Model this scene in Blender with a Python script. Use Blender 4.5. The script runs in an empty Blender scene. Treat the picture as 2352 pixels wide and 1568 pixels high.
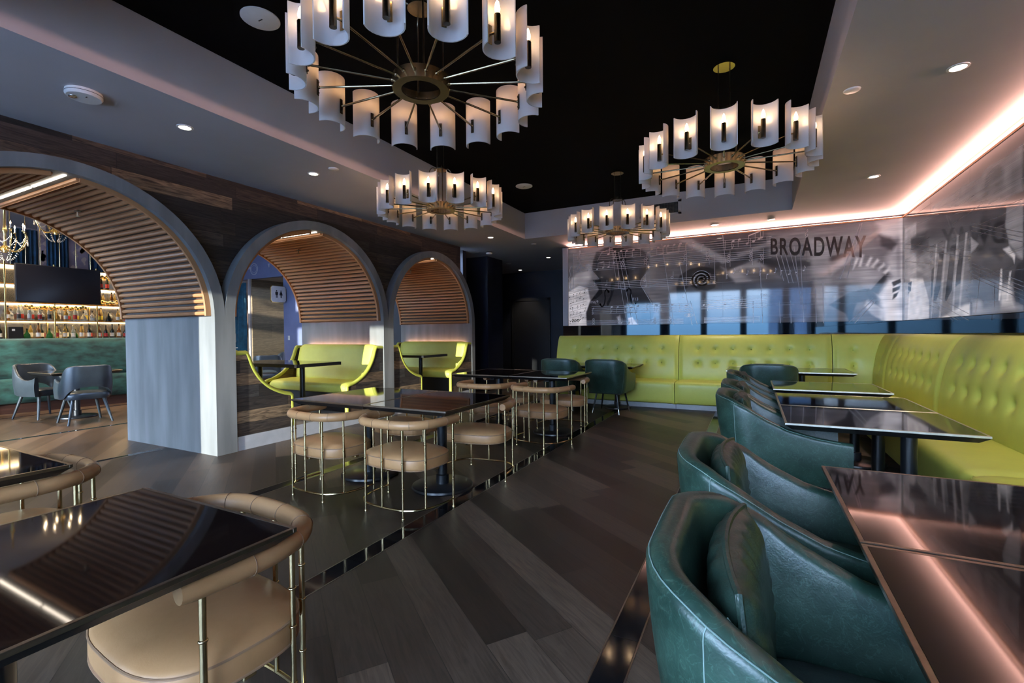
import bpy, bmesh, math, random
import numpy as np
from mathutils import Vector, Matrix
random.seed(7)
PI = math.pi
SC = bpy.context.scene
COL = SC.collection

# ------------------------------------------------------------------ helpers
class MB:
    """collects vertices and faces of one mesh"""
    def __init__(s):
        s.v = []; s.f = []
    def add(s, vs, fs):
        b = len(s.v); s.v += [tuple(p) for p in vs]
        s.f += [tuple(b + i for i in f) for f in fs]
        return s
    def box(s, x0, x1, y0, y1, z0, z1):
        v = [(x, y, z) for z in (z0, z1) for y in (y0, y1) for x in (x0, x1)]
        return s.add(v, [(0, 2, 3, 1), (4, 5, 7, 6), (0, 1, 5, 4), (2, 6, 7, 3), (0, 4, 6, 2), (1, 3, 7, 5)])
    def rbox(s, x0, x1, y0, y1, z0, z1, r=.01, seg=2):
        bm = bmesh.new(); bmesh.ops.create_cube(bm, size=1)
        for w in bm.verts:
            w.co = Vector((x0 + (w.co.x + .5) * (x1 - x0), y0 + (w.co.y + .5) * (y1 - y0), z0 + (w.co.z + .5) * (z1 - z0)))
        bmesh.ops.bevel(bm, geom=list(bm.edges), offset=r, segments=seg, affect='EDGES', profile=.5)
        return s.frombm(bm)
    def frombm(s, bm):
        bm.verts.index_update()
        s.add([w.co[:] for w in bm.verts], [[w.index for w in f.verts] for f in bm.faces]); bm.free(); return s
    def prism(s, poly, axis, a, b):
        """polygon (2-D list) extruded along axis 'x','y','z' from a to b"""
        n = len(poly)
        def P(p, t):
            return {'x': (t, p[0], p[1]), 'y': (p[0], t, p[1]), 'z': (p[0], p[1], t)}[axis]
        v = [P(p, a) for p in poly] + [P(p, b) for p in poly]
        f = [tuple(range(n))[::-1], tuple(range(n, 2 * n))] + [(i, (i + 1) % n, n + (i + 1) % n, n + i) for i in range(n)]
        return s.add(v, f)
    def grid(s, P, nu, nv, closeu=False, closev=False):
        """P(i,j) -> point"""
        v = [P(i, j) for i in range(nu) for j in range(nv)]
        f = []
        for i in range(nu if closeu else nu - 1):
            for j in range(nv if closev else nv - 1):
                a, b = i, (i + 1) % nu; c, d = j, (j + 1) % nv
                f.append((a * nv + c, b * nv + c, b * nv + d, a * nv + d))
        return s.add(v, f)
    def lathe(s, prof, cx=0, cy=0, n=24, cz=0, cap=True):
        m = len(prof)
        s.grid(lambda i, j: (cx + prof[j][0] * math.cos(2 * PI * i / n), cy + prof[j][0] * math.sin(2 * PI * i / n), cz + prof[j][1]), n, m, closeu=True)
        if cap:
            b = len(s.v) - n * m
            if prof[0][0] > 1e-6: s.f.append(tuple(b + i * m for i in range(n))[::-1])
            if prof[-1][0] > 1e-6: s.f.append(tuple(b + i * m + m - 1 for i in range(n)))
        return s
    def cyl(s, cx, cy, z0, z1, r, n=20, r2=None):
        return s.lathe([(r, z0), (r if r2 is None else r2, z1)], cx, cy, n)
    def tube(s, pts, r, n=8, closed=False, cap=True, flat=1.0):
        pts = [Vector(p) for p in pts]; m = len(pts)
        R = r if isinstance(r, (list, tuple)) else [r] * m
        tang = []
        for i in range(m):
            a = pts[(i - 1) % m] if (closed or i > 0) else pts[0]
            b = pts[(i + 1) % m] if (closed or i < m - 1) else pts[-1]
            t = (b - a); tang.append(t.normalized() if t.length > 1e-9 else Vector((0, 0, 1)))
        up = Vector((0, 0, 1)) if abs(tang[0].z) < .9 else Vector((1, 0, 0))
        nrm = (up - tang[0] * up.dot(tang[0])).normalized(); fr = []
        for i in range(m):
            nrm = nrm - tang[i] * nrm.dot(tang[i])
            nrm = nrm.normalized() if nrm.length > 1e-6 else Vector((1, 0, 0))
            fr.append((nrm.copy(), tang[i].cross(nrm)))
        b0 = len(s.v)
        s.grid(lambda i, j: tuple(pts[i] + (fr[i][0] * math.cos(2 * PI * j / n) * flat + fr[i][1] * math.sin(2 * PI * j / n)) * R[i]), m, n, closeu=closed, closev=True)
        if cap and not closed:
            s.f.append(tuple(b0 + j for j in range(n))[::-1]); s.f.append(tuple(b0 + (m - 1) * n + j for j in range(n)))
        return s
    def ball(s, c, rx, ry=None, rz=None, n=12, m=8):
        ry = ry or rx; rz = rz or rx
        s.grid(lambda i, j: (c[0] + rx * math.cos(2 * PI * i / n) * math.sin(PI * (j + .02) / (m + .04)), c[1] + ry * math.sin(2 * PI * i / n) * math.sin(PI * (j + .02) / (m + .04)), c[2] - rz * math.cos(PI * (j + .02) / (m + .04))), n, m + 1, closeu=True)
        return s
    def obj(s, name, mat, parent=None, smooth=35, loc=None):
        me = bpy.data.meshes.new(name); me.from_pydata(s.v, [], s.f); me.validate()
        bm = bmesh.new(); bm.from_mesh(me); bmesh.ops.recalc_face_normals(bm, faces=bm.faces); bm.to_mesh(me); bm.free()
        if smooth:
            me.polygons.foreach_set('use_smooth', [True] * len(me.polygons))
            me.set_sharp_from_angle(angle=math.radians(smooth))
        me.materials.append(mat)
        o = bpy.data.objects.new(name, me); COL.objects.link(o)
        if parent is not None: o.parent = parent
        if loc is not None: o.location = loc
        return o

def tag(o, label=None, cat=None, group=None, kind=None):
    if label: o['label'] = label
    if cat: o['category'] = cat
    if group: o['group'] = group
    if kind: o['kind'] = kind
    return o
def thing(name, label, cat, loc=(0, 0, 0), rz=0, group=None):
    o = bpy.data.objects.new(name, None); COL.objects.link(o)
    o.empty_display_size = .1
    o.location = loc; o.rotation_euler = (0, 0, rz)
    return tag(o, label, cat, group)
KIDS = {}
def kids(o):
    return [c for c in bpy.data.objects if c.parent is o]
def dup(root, loc, rz, label, group=None):
    r = root.copy(); COL.objects.link(r); r.location = loc; r.rotation_euler = (0, 0, rz)
    tag(r, label, None, group)
    for ch in kids(root):
        if ch is r: continue
        c = ch.copy(); COL.objects.link(c); c.parent = r
        for g in kids(ch):
            d = g.copy(); COL.objects.link(d); d.parent = c
    return r
def struct(o):
    o['kind'] = 'structure'; return o
def crom(P, n=6, closed=False):
    """Catmull-Rom through points"""
    P = [Vector(p) for p in P]; out = []; m = len(P)
    for i in range(m if closed else m - 1):
        p0 = P[(i - 1) % m] if (closed or i > 0) else P[0] * 2 - P[1]
        p1, p2 = P[i], P[(i + 1) % m]
        p3 = P[(i + 2) % m] if (closed or i < m - 2) else P[-1] * 2 - P[-2]
        for k in range(n):
            t = k / n
            out.append(.5 * ((2 * p1) + (p2 - p0) * t + (2 * p0 - 5 * p1 + 4 * p2 - p3) * t * t + (3 * p1 - p0 - 3 * p2 + p3) * t ** 3))
    if not closed: out.append(P[-1])
    return out
def interp(x, xs, ys):
    return float(np.interp(x, xs, ys))
def sm(x, a, b):
    t = max(0., min(1., (x - a) / (b - a))); return t * t * (3 - 2 * t)

# ------------------------------------------------------------------ materials
def new_mat(name):
    m = bpy.data.materials.new(name); m.use_nodes = True
    nt = m.node_tree; b = nt.nodes['Principled BSDF']
    return m, nt, b
def N(nt, t, **kw):
    n = nt.nodes.new(t)
    for k, v in kw.items():
        if k.startswith('i_'):
            n.inputs[k[2:].replace('_', ' ')].default_value = v
        else: setattr(n, k, v)
    return n
def L(nt, a, b): nt.links.new(a, b)
def rgba(c): return (c[0], c[1], c[2], 1)
def mth(nt, op, a, b=None, c=None):
    n = nt.nodes.new('ShaderNodeMath'); n.operation = op
    for i, x in enumerate((a, b, c)):
        if x is None: continue
        if isinstance(x, (int, float)): n.inputs[i].default_value = x
        else: nt.links.new(x, n.inputs[i])
    return n.outputs[0]
def ramp(nt, fac, stops, interp='LINEAR'):
    n = nt.nodes.new('ShaderNodeValToRGB'); e = n.color_ramp.elements; n.color_ramp.interpolation = interp
    while len(e) < len(stops): e.new(.5)
    for i, (p, c) in enumerate(stops):
        e[i].position = p; e[i].color = rgba(c)
    nt.links.new(fac, n.inputs[0]); return n.outputs[0]
def mat(name, col, rough=.5, metal=0., var=.12, scale=8., bump=0., bscale=60., coat=0., spec=.5, stretch=(1, 1, 1), rvar=.0, dark=None, sheen=0., aniso=0.):
    """principled surface with a noise-driven variation of its colour, gloss and relief"""
    m, nt, b = new_mat(name)
    tc = N(nt, 'ShaderNodeTexCoord'); mp = N(nt, 'ShaderNodeMapping'); mp.inputs['Scale'].default_value = stretch
    L(nt, tc.outputs['Object'], mp.inputs[0])
    no = N(nt, 'ShaderNodeTexNoise'); no.inputs['Scale'].default_value = scale; no.inputs['Detail'].default_value = 5
    L(nt, mp.outputs[0], no.inputs[0])
    d = dark or tuple(c * (1 - 2.2 * var) for c in col)
    c = ramp(nt, no.outputs[0], [(.3, tuple(max(0, x) for x in d)), (.7, tuple(min(1, x * (1 + var)) for x in col))])
    L(nt, c, b.inputs['Base Color'])
    b.inputs['Metallic'].default_value = metal
    if rvar:
        L(nt, mth(nt, 'ADD', mth(nt, 'MULTIPLY', no.outputs[0], rvar * 2), rough - rvar), b.inputs['Roughness'])
    else: b.inputs['Roughness'].default_value = rough
    b.inputs['Specular IOR Level'].default_value = spec
    if coat:
        b.inputs['Coat Weight'].default_value = coat; b.inputs['Coat Roughness'].default_value = .04
    if sheen:
        b.inputs['Sheen Weight'].default_value = sheen; b.inputs['Sheen Roughness'].default_value = .35
    if bump:
        n2 = N(nt, 'ShaderNodeTexNoise'); n2.inputs['Scale'].default_value = bscale; n2.inputs['Detail'].default_value = 4
        L(nt, mp.outputs[0], n2.inputs[0])
        bp = N(nt, 'ShaderNodeBump'); bp.inputs['Strength'].default_value = bump; bp.inputs['Distance'].default_value = .01
        L(nt, n2.outputs[0], bp.inputs['Height']); L(nt, bp.outputs[0], b.inputs['Normal'])
    return m
def emit(name, col, strength):
    m, nt, b = new_mat(name)
    b.inputs['Base Color'].default_value = rgba(col)
    b.inputs['Emission Color'].default_value = rgba(col); b.inputs['Emission Strength'].default_value = strength
    return m
def leather(name, col, dark, rough=.36, crease=.25, scale=7., mottled=0.):
    """leather: pore relief, fine creases, slightly polished"""
    m, nt, b = new_mat(name)
    tc = N(nt, 'ShaderNodeTexCoord')
    n1 = N(nt, 'ShaderNodeTexNoise'); n1.inputs['Scale'].default_value = scale; n1.inputs['Detail'].default_value = 8; n1.inputs['Roughness'].default_value = .65
    L(nt, tc.outputs['Object'], n1.inputs[0])
    c = ramp(nt, n1.outputs[0], [(.32, dark), (.68, col)])
    vo = N(nt, 'ShaderNodeTexVoronoi'); vo.feature = 'DISTANCE_TO_EDGE'; vo.inputs['Scale'].default_value = 140
    L(nt, tc.outputs['Object'], vo.inputs[0])
    n3 = N(nt, 'ShaderNodeTexNoise'); n3.inputs['Scale'].default_value = 22; n3.inputs['Detail'].default_value = 6; n3.inputs['Distortion'].default_value = 1.6
    L(nt, tc.outputs['Object'], n3.inputs[0])
    if mottled:
        rid = mth(nt, 'ABSOLUTE', mth(nt, 'SUBTRACT', n3.outputs[0], .5))
        vein = ramp(nt, rid, [(0., (1, 1, 1)), (.02, (0, 0, 0))])
        mx = N(nt, 'ShaderNodeMix'); mx.data_type = 'RGBA'
        L(nt, mth(nt, 'MULTIPLY', vein, mottled), mx.inputs[0]); L(nt, c, mx.inputs[6]); mx.inputs[7].default_value = rgba(tuple(min(1, x * 2.6 + .02) for x in col))
        c = mx.outputs[2]
    L(nt, c, b.inputs['Base Color'])
    L(nt, mth(nt, 'ADD', mth(nt, 'MULTIPLY', n1.outputs[0], .16), rough - .08), b.inputs['Roughness'])
    h = mth(nt, 'ADD', mth(nt, 'MULTIPLY', vo.outputs[0], .35), n3.outputs[0])
    bp = N(nt, 'ShaderNodeBump'); bp.inputs['Strength'].default_value = crease; bp.inputs['Distance'].default_value = .006
    L(nt, h, bp.inputs['Height']); L(nt, bp.outputs[0], b.inputs['Normal'])
    return m
def planks(name, w, ln, stops, ua, rough=.35, gap=.012, grain=.5, plane='xy', bump=.25, rvar=.1, ledge=0.):
    """boards laid along direction ua (angle in the plane), each with a tone of its own and a stretched grain"""
    m, nt, b = new_mat(name)
    tc = N(nt, 'ShaderNodeTexCoord'); sx = N(nt, 'ShaderNodeSeparateXYZ'); L(nt, tc.outputs['Object'], sx.inputs[0])
    X, Y = {'xy': (0, 1), 'yz': (1, 2), 'xz': (0, 2)}[plane]
    x, y = sx.outputs[X], sx.outputs[Y]
    ca, sa = math.cos(ua), math.sin(ua)
    u = mth(nt, 'ADD', mth(nt, 'MULTIPLY', x, ca), mth(nt, 'MULTIPLY', y, sa))
    v = mth(nt, 'ADD', mth(nt, 'MULTIPLY', x, -sa), mth(nt, 'MULTIPLY', y, ca))
    vr = mth(nt, 'DIVIDE', v, w); row = mth(nt, 'FLOOR', vr)
    wn = N(nt, 'ShaderNodeTexWhiteNoise'); wn.noise_dimensions = '1D'; L(nt, row, wn.inputs['W'])
    ur = mth(nt, 'ADD', mth(nt, 'DIVIDE', u, ln), mth(nt, 'MULTIPLY', wn.outputs[0], 7.3)); colm = mth(nt, 'FLOOR', ur)
    cb = N(nt, 'ShaderNodeCombineXYZ'); L(nt, row, cb.inputs[0]); L(nt, colm, cb.inputs[1])
    wc = N(nt, 'ShaderNodeTexWhiteNoise'); wc.noise_dimensions = '2D'; L(nt, cb.outputs[0], wc.inputs['Vector'])
    tone = ramp(nt, wc.outputs[0], stops, 'CONSTANT' if ledge < 0 else 'LINEAR')
    # grain
    g = N(nt, 'ShaderNodeCombineXYZ'); L(nt, mth(nt, 'MULTIPLY', u, 2.2), g.inputs[0]); L(nt, mth(nt, 'MULTIPLY', v, 26), g.inputs[1])
    L(nt, mth(nt, 'MULTIPLY', wc.outputs[0], 50), g.inputs[2])
    n1 = N(nt, 'ShaderNodeTexNoise'); n1.inputs['Scale'].default_value = 1.6; n1.inputs['Detail'].default_value = 8; n1.inputs['Roughness'].default_value = .62; n1.inputs['Distortion'].default_value = 1.3
    L(nt, g.outputs[0], n1.inputs[0])
    gr = ramp(nt, n1.outputs[0], [(.33, (1 - grain,) * 3), (.62, (1 + .0,) * 3), (.8, (min(1, 1 + grain * .0),) * 3)])
    mx = N(nt, 'ShaderNodeMix'); mx.data_type = 'RGBA'; mx.blend_type = 'MULTIPLY'; mx.inputs[0].default_value = 1
    L(nt, tone, mx.inputs[6]); L(nt, gr, mx.inputs[7])
    # joints
    def edge(t, e):
        fr = mth(nt, 'FRACT', t); d = mth(nt, 'MINIMUM', fr, mth(nt, 'SUBTRACT', 1., fr))
        return mth(nt, 'LESS_THAN', d, e)
    j = mth(nt, 'MAXIMUM', edge(vr, gap), edge(ur, gap * w / ln))
    mj = N(nt, 'ShaderNodeMix'); mj.data_type = 'RGBA'; L(nt, mth(nt, 'MULTIPLY', j, .75), mj.inputs[0]); L(nt, mx.outputs[2], mj.inputs[6]); mj.inputs[7].default_value = (.004, .003, .003, 1)
    L(nt, mj.outputs[2], b.inputs['Base Color'])
    L(nt, mth(nt, 'ADD', mth(nt, 'MULTIPLY', n1.outputs[0], rvar * 2), rough - rvar), b.inputs['Roughness'])
    h = mth(nt, 'SUBTRACT', mth(nt, 'ADD', n1.outputs[0], mth(nt, 'MULTIPLY', wc.outputs[0], ledge if ledge > 0 else 0.)), mth(nt, 'MULTIPLY', j, 1.))
    bp = N(nt, 'ShaderNodeBump'); bp.inputs['Strength'].default_value = bump; bp.inputs['Distance'].default_value = .004
    L(nt, h, bp.inputs['Height']); L(nt, bp.outputs[0], b.inputs['Normal'])
    return m

M = {}
M['floor'] = planks('dark_oak_floor', .195, 1.75, [(0, (.011, .0078, .0055)), (.35, (.031, .0218, .0155)), (.7, (.072, .050, .035)), (1, (.122, .085, .059))], math.radians(-36), rough=.44, gap=.008, grain=.55, bump=.12, rvar=.07)
M['bar_floor'] = planks('warm_lit_oak_floor', .195, 1.75, [(0, (.060, .033, .017)), (.5, (.105, .060, .031)), (1, (.16, .095, .050))], math.radians(-36), rough=.36, gap=.008, grain=.4, bump=.12, rvar=.07)  # same oak as the floor, browner to paint in the warm bar light
M['reclaimed'] = planks('reclaimed_wood', .145, 1.15, [(0, (.014, .010, .008)), (.25, (.045, .033, .026)), (.45, (.075, .052, .037)), (.6, (.030, .024, .021)), (.8, (.070, .062, .056)), (.92, (.13, .080, .045)), (1, (.30, .20, .115))], 0., rough=.75, gap=.02, grain=.92, plane='yz', bump=.9, rvar=.1, ledge=1.5)
M['tile'] = mat('black_floor_tile', (.008, .008, .009), .08, var=.1, scale=2)
M['tile_edge'] = mat('pale_metal_edge', (.35, .33, .30), .35, metal=1.)
M['ceil'] = mat('ceiling_paint', (.46, .43, .43), .8, var=.02, scale=2)
M['ceil_black'] = mat('black_ceiling', (.0022, .0016, .0018), .85, var=.1, spec=.08)
M['navy'] = mat('navy_black_paint', (.010, .012, .022), .5, var=.15, scale=1.5)
M['concrete'] = mat('grey_plaster', (.205, .208, .203), .62, var=.15, scale=2.2, bump=.03, bscale=35, stretch=(2.2, 2.2, .35))
M['rib'] = mat('walnut_slat', (.47, .225, .095), .40, var=.05, scale=1.5, stretch=(.6, 3, 3))
M['rib_back'] = mat('dark_slat_backing', (.05, .026, .014), .6)
M['white'] = mat('white_plastic', (.72, .71, .68), .4, var=.03)
M['plinth'] = mat('grey_white_paint', (.42, .42, .43), .5, var=.05)
M['lime'] = leather('lime_leather', (.61, .615, .115), (.53, .535, .09), rough=.42, crease=.05, scale=3)
M['lime_trim'] = leather('lime_piping', (.44, .45, .07), (.38, .39, .055), rough=.4, crease=.05)
M['green'] = leather('dark_green_leather', (.027, .064, .045), (.010, .028, .020), rough=.34, crease=.15, scale=7, mottled=.30)
M['green_dk'] = leather('aged_green_leather', (.024, .050, .036), (.012, .028, .021), rough=.36, crease=.35, scale=6, mottled=.1)
M['stitch'] = mat('pale_green_thread', (.17, .25, .22), .6)
M['tan'] = leather('tan_leather', (.50, .27, .12), (.42, .22, .09), rough=.38, crease=.07, scale=5)
M['tan_seam'] = leather('tan_leather_seam', (.34, .20, .11), (.28, .16, .09), rough=.45, crease=.1)
M['brass'] = mat('champagne_brass', (.74, .58, .31), .17, metal=1., var=.05, scale=20)
M['abrass'] = mat('antique_brass', (.42, .33, .20), .26, metal=1., var=.1, scale=20)
M['dbrass'] = mat('dark_bronze', (.13, .105, .07), .3, metal=1., var=.15, scale=25)
M['gold'] = mat('polished_gold', (.85, .60, .22), .2, metal=1., var=.05)
M['black_metal'] = mat('black_metal', (.010, .011, .013), .3, var=.2, spec=.5)
M['black_matte'] = mat('black_laminate_underside', (.006, .006, .006), .5)
M['steel'] = mat('brushed_steel_tip', (.6, .58, .55), .25, metal=1.)
M['gloss'] = mat('glossy_dark_tabletop', (.0075, .0040, .0035), .042, var=.2, scale=1.5, spec=.62)
M['table_edge'] = mat('bronze_table_edge', (.36, .29, .22), .28, metal=1., var=.08, scale=30)
M['table_edge_gleam'] = mat('gleaming_table_edge', (.78, .70, .55), .3, metal=1., var=.06, scale=30)  # paler copy of the table edge, painting in its bright reflections
M['frost'] = None
M['band'] = mat('black_glass_band', (.004, .005, .007), .03, var=.1, spec=.5)
M['velvet'] = mat('green_velvet', (.014, .066, .052), .75, var=.45, scale=5, sheen=.3, dark=(.004, .018, .014), stretch=(1, 1, 2.2))
M['dark_wood'] = mat('dark_red_wood', (.045, .018, .012), .4, var=.2, scale=4, stretch=(1, .4, 6))
M['grey_leather'] = leather('blue_grey_leather', (.030, .040, .048), (.020, .027, .033), rough=.34, crease=.04)
M['curtain'] = mat('navy_curtain', (.018, .085, .19), .85, var=.2, scale=6, sheen=.3)
M['teal'] = mat('teal_curtain', (.012, .10, .17), .8, var=.2, scale=6, sheen=.3)
M['screen'] = mat('dark_tv_screen', (.010, .010, .014), .14, var=.05)
M['mirror'] = mat('smoky_mirror', (.42, .40, .37), .16, metal=.9, var=.2, scale=3)
M['cream'] = mat('pale_back_panel', (.62, .58, .52), .3, var=.05)
M['panel_wood'] = planks('grey_wood_panel', .42, 3., [(0, (.24, .18, .11)), (1, (.33, .25, .155))], 0., rough=.6, gap=.004, grain=.45, plane='yz', bump=.2)
M['blue_wall'] = mat('slate_blue_wall', (.17, .20, .36), .6, var=.1, scale=1.5)
M['blue_print'] = mat('pale_print_on_blue', (.50, .52, .62), .6, var=.1, scale=3)
M['violet'] = mat('violet_art_panel', (.34, .29, .36), .4, var=.5, scale=1.3, dark=(.10, .085, .13))
M['rose'] = mat('rose_grey_print', (.58, .47, .43), .5, var=.1, scale=2)
M['bulb'] = emit('warm_bulb', (1., .66, .36), 20.)
M['filament_white'] = emit('downlight_disc', (1., .90, .78), 7.)
M['ledw'] = emit('white_led_strip', (1., .86, .70), 4.5)
M['cove'] = emit('rose_cove_led', (1., .55, .42), 10.)
M['booth_led'] = emit('rose_booth_led', (1., .52, .38), 14.)
M['warmled'] = emit('amber_shelf_led', (1., .76, .46), 5.)
M['flame'] = emit('candle_bulb', (1., .72, .42), 30.)
M['black'] = mat('matte_black', (.004, .004, .005), .6)
M['ink'] = mat('dark_ink', (.010, .009, .011), .045, spec=.4)
M['print'] = mat('pale_print', (.72, .66, .66), .25, var=.08, scale=3)
M['print_dim'] = mat('dim_print', (.42, .38, .39), .25, var=.08, scale=3)
M['silver'] = mat('grille_dark', (.02, .02, .02), .6)
def mk_frost():
    m, nt, b = new_mat('frosted_white_acrylic')
    b.inputs['Base Color'].default_value = (.80, .79, .80, 1); b.inputs['Roughness'].default_value = .16; b.inputs['Coat Weight'].default_value = .3
    tr = N(nt, 'ShaderNodeBsdfTranslucent'); tr.inputs['Color'].default_value = (.95, .86, .76, 1)
    mx = N(nt, 'ShaderNodeMixShader'); mx.inputs[0].default_value = .45
    no = N(nt, 'ShaderNodeTexNoise'); no.inputs['Scale'].default_value = 3
    L(nt, mth(nt, 'ADD', mth(nt, 'MULTIPLY', no.outputs[0], .1), .5), mx.inputs[0])
    out = nt.nodes['Material Output']
    L(nt, b.outputs[0], mx.inputs[1]); L(nt, tr.outputs[0], mx.inputs[2]); L(nt, mx.outputs[0], out.inputs[0])
    return m
M['frost'] = mk_frost()
def glassy(name, col, rough=.05, trans=.85):
    m, nt, b = new_mat(name)
    b.inputs['Base Color'].default_value = rgba(col); b.inputs['Roughness'].default_value = rough
    b.inputs['Transmission Weight'].default_value = trans; b.inputs['IOR'].default_value = 1.3
    no = N(nt, 'ShaderNodeTexNoise'); no.inputs['Scale'].default_value = 9
    L(nt, mth(nt, 'ADD', mth(nt, 'MULTIPLY', no.outputs[0], .06), rough), b.inputs['Roughness'])
    return m
GL = [glassy('clear_bottle_glass', (.85, .9, .92)), glassy('amber_bottle_glass', (.55, .25, .06)), glassy('green_bottle_glass', (.05, .30, .08)),
      glassy('dark_bottle_glass', (.02, .025, .02), trans=.3), glassy('blue_bottle_glass', (.05, .16, .5)), glassy('golden_bottle_glass', (.8, .55, .15))]
M['window'] = glassy('window_glass', (1, 1, 1), 0., 1.)
LAB = [mat('cream_label', (.75, .70, .58), .6), mat('yellow_label', (.75, .55, .05), .6), mat('black_label', (.02, .02, .02), .5), mat('red_label', (.45, .03, .02), .5)]
# ------------------------------------------------------------------ room shell
ZC, ZB = 3.09, 3.57            # soffit and raised ceiling heights
AX, WX, BX = -5.21, -5.34, -7.1  # arch front, plank wall, arch rear
RX, BY, FY = 2.03, 9.17, -3.0  # right mural, rear mural, window wall
ARC = [1.885, 4.512, 7.139]; RI, RO, ZS = 1.2, 1.3135, 1.52
def pane_mat():
    m, nt, b = new_mat('thin_window_glass')
    t = N(nt, 'ShaderNodeBsdfTransparent'); t.inputs[0].default_value = (.93, .96, .97, 1)
    b.inputs['Base Color'].default_value = (.02, .02, .02, 1); b.inputs['Roughness'].default_value = .02
    mx = N(nt, 'ShaderNodeMixShader'); mx.inputs[0].default_value = .06
    L(nt, t.outputs[0], mx.inputs[1]); L(nt, b.outputs[0], mx.inputs[2]); L(nt, mx.outputs[0], nt.nodes['Material Output'].inputs[0])
    return m
M['pane'] = pane_mat()

struct(MB().box(-6.17, 2.3, FY - .2, 12.6, -.1, 0).obj('floor', M['floor'], smooth=0))
struct(MB().box(-16.6, -6.17, FY - .2, 12.6, -.1, 0).obj('floor_bar', M['bar_floor'], smooth=0))
# glossy black inlay strips
def strip(n, x0, x1, y0, y1, tl):
    t = MB(); y = y0
    while y < y1 - .01:
        t.box(x0 + .004, x1 - .004, y + .0015, min(y + tl, y1) - .0015, -.004, .0015); y += tl
    o = struct(t.obj('trim_%d' % n, M['tile'], smooth=0))
    e = MB(); e.box(x0 - .004, x0 + .002, y0, y1, -.004, .0018); e.box(x1 - .002, x1 + .004, y0, y1, -.004, .0018)
    e.obj('metal_edging', M['tile_edge'], o, 0)
strip(1, -2.125, -2.0, -.66, 8.4, .884)
strip(2, -.556, -.432, -.66, 8.4, .884)
strip(3, -3.745, -3.62, -.66, 8.4, .884)
strip(4, -6.21, -6.13, -2.9, 3.0, 1.2)
strip(5, -8.55, -8.46, -2.9, 8.6, 1.2)
strip(6, -10.9, -10.82, -2.9, 8.6, 1.2)

# ceiling: soffits round a raised black coffer
CX0, CX1, CY0, CY1 = -3.83, .50, .70, 8.04
c = MB()
c.box(WX - .1, CX0, FY - .1, 12.6, ZC, ZB + .12); c.box(CX1, 2.3, FY - .1, 12.6, ZC, ZB + .12)
c.box(CX0, CX1, CY1, 12.6, ZC, ZB + .12); c.box(CX0, CX1, FY - .1, CY0, ZC, ZB + .12)
c.box(-7.4, WX - .1, 8.2, 12.6, ZC, ZB + .12)
struct(c.obj('ceiling', M['ceil'], smooth=0))
struct(MB().box(CX0, CX1, CY0, CY1, ZB, ZB + .12).obj('ceiling_coffer', M['ceil_black'], smooth=0))
struct(MB().box(-16.6, BX + .02, FY - .2, 12.6, 4.1, 4.2).obj('ceiling_bar', M['ceil'], smooth=0))

# rear wall behind the mural, right wall, corridor
struct(MB().box(-3.51, 2.3, BY + .06, BY + .25, 0, ZC).obj('wall_back', M['navy'], smooth=0))
struct(MB().box(RX + .06, 2.3, FY, BY + .1, 0, ZC).obj('wall_right', M['navy'], smooth=0))
struct(MB().box(-7.5, -3.4, 12.38, 12.6, 0, ZC).obj('wall_corridor', M['navy'], smooth=0))
struct(MB().box(-3.51, -3.4, BY + .25, 12.4, 0, ZC).obj('wall_corridor_right', M['navy'], smooth=0))
struct(MB().box(-7.3, -5.43, 9.38, 10.1, 0, ZC).obj('wall_pier', M['navy'], smooth=0))
struct(MB().box(-7.5, -7.3, 8.46, 12.6, 0, ZC).obj('wall_corridor_left', M['navy'], smooth=0))
struct(MB().box(-7.3, -3.51, 12.355, 12.38, 0, .12).obj('baseboard_corridor', M['plinth'], smooth=0))
struct(MB().box(-6.25, -5.2, 12.34, 12.38, 0, 2.25).box(-6.33, -6.25, 12.33, 12.38, 0, 2.33).box(-5.2, -5.12, 12.33, 12.38, 0, 2.33).box(-6.33, -5.12, 12.33, 12.38, 2.25, 2.33).obj('door_1', M['black'], smooth=0))
# black glass band between the settee and the mural
struct(MB().box(-3.51, RX, BY + .0, BY + .06, 1.05, 1.458).box(RX + .0, RX + .06, FY + .2, BY, 1.05, 1.452).obj('trim_7', M['band'], smooth=0))
# white return at the mural's end
struct(MB().rbox(-3.51, -3.392, BY - .012, BY + .06, 1.46, 3.06, .003, 1).obj('trim_8', M['ceil'], smooth=0))

# plank wall above the arches and down between them
def z_out(y):
    z = 0.
    for cy in ARC:
        d = abs(y - cy)
        if d < RO - .03: z = max(z, ZS + math.sqrt(max(0, (RO - .03) ** 2 - d * d)))
    return z
ys = sorted(set([FY] + [round(FY + .5 * k, 3) for k in range(8)] + [ARC[0] - RO + .03] + [cy + (RO - .031) * math.sin(a * PI / 60) for cy in ARC for a in range(-30, 31)] + [8.124]))
ys = [y for y in ys if y <= 8.1241]
w = MB(); n = len(ys)
v = []; 
for y in ys:
    zb = z_out(y)
    if ARC[0] - RO < y < 8.13 and zb == 0: zb = ZS
    for x in (WX, WX - .09):
        v += [(x, y, zb), (x, y, ZC)]
f = []
for i in range(n - 1):
    a, b_ = 4 * i, 4 * i + 4
    f += [(a, b_, b_ + 1, a + 1), (a + 2, a + 3, b_ + 3, b_ + 2), (a, a + 2, b_ + 2, b_)]
f += [(0, 1, 3, 2), (4 * n - 4, 4 * n - 2, 4 * n - 1, 4 * n - 3)]
w.add(v, f)
struct(w.obj('wall_left', M['reclaimed'], smooth=0))
# bar side skin above the tunnels
struct(MB().box(BX, BX + .1, FY, 8.6, 2.86, 4.1).obj('wall_bar_east', M['ceil'], smooth=0))

struct(MB().box(BX - .2, -5.5, 8.46, 8.6, 0, 4.1).obj('wall_pier_return', M['navy'], smooth=0))
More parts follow.
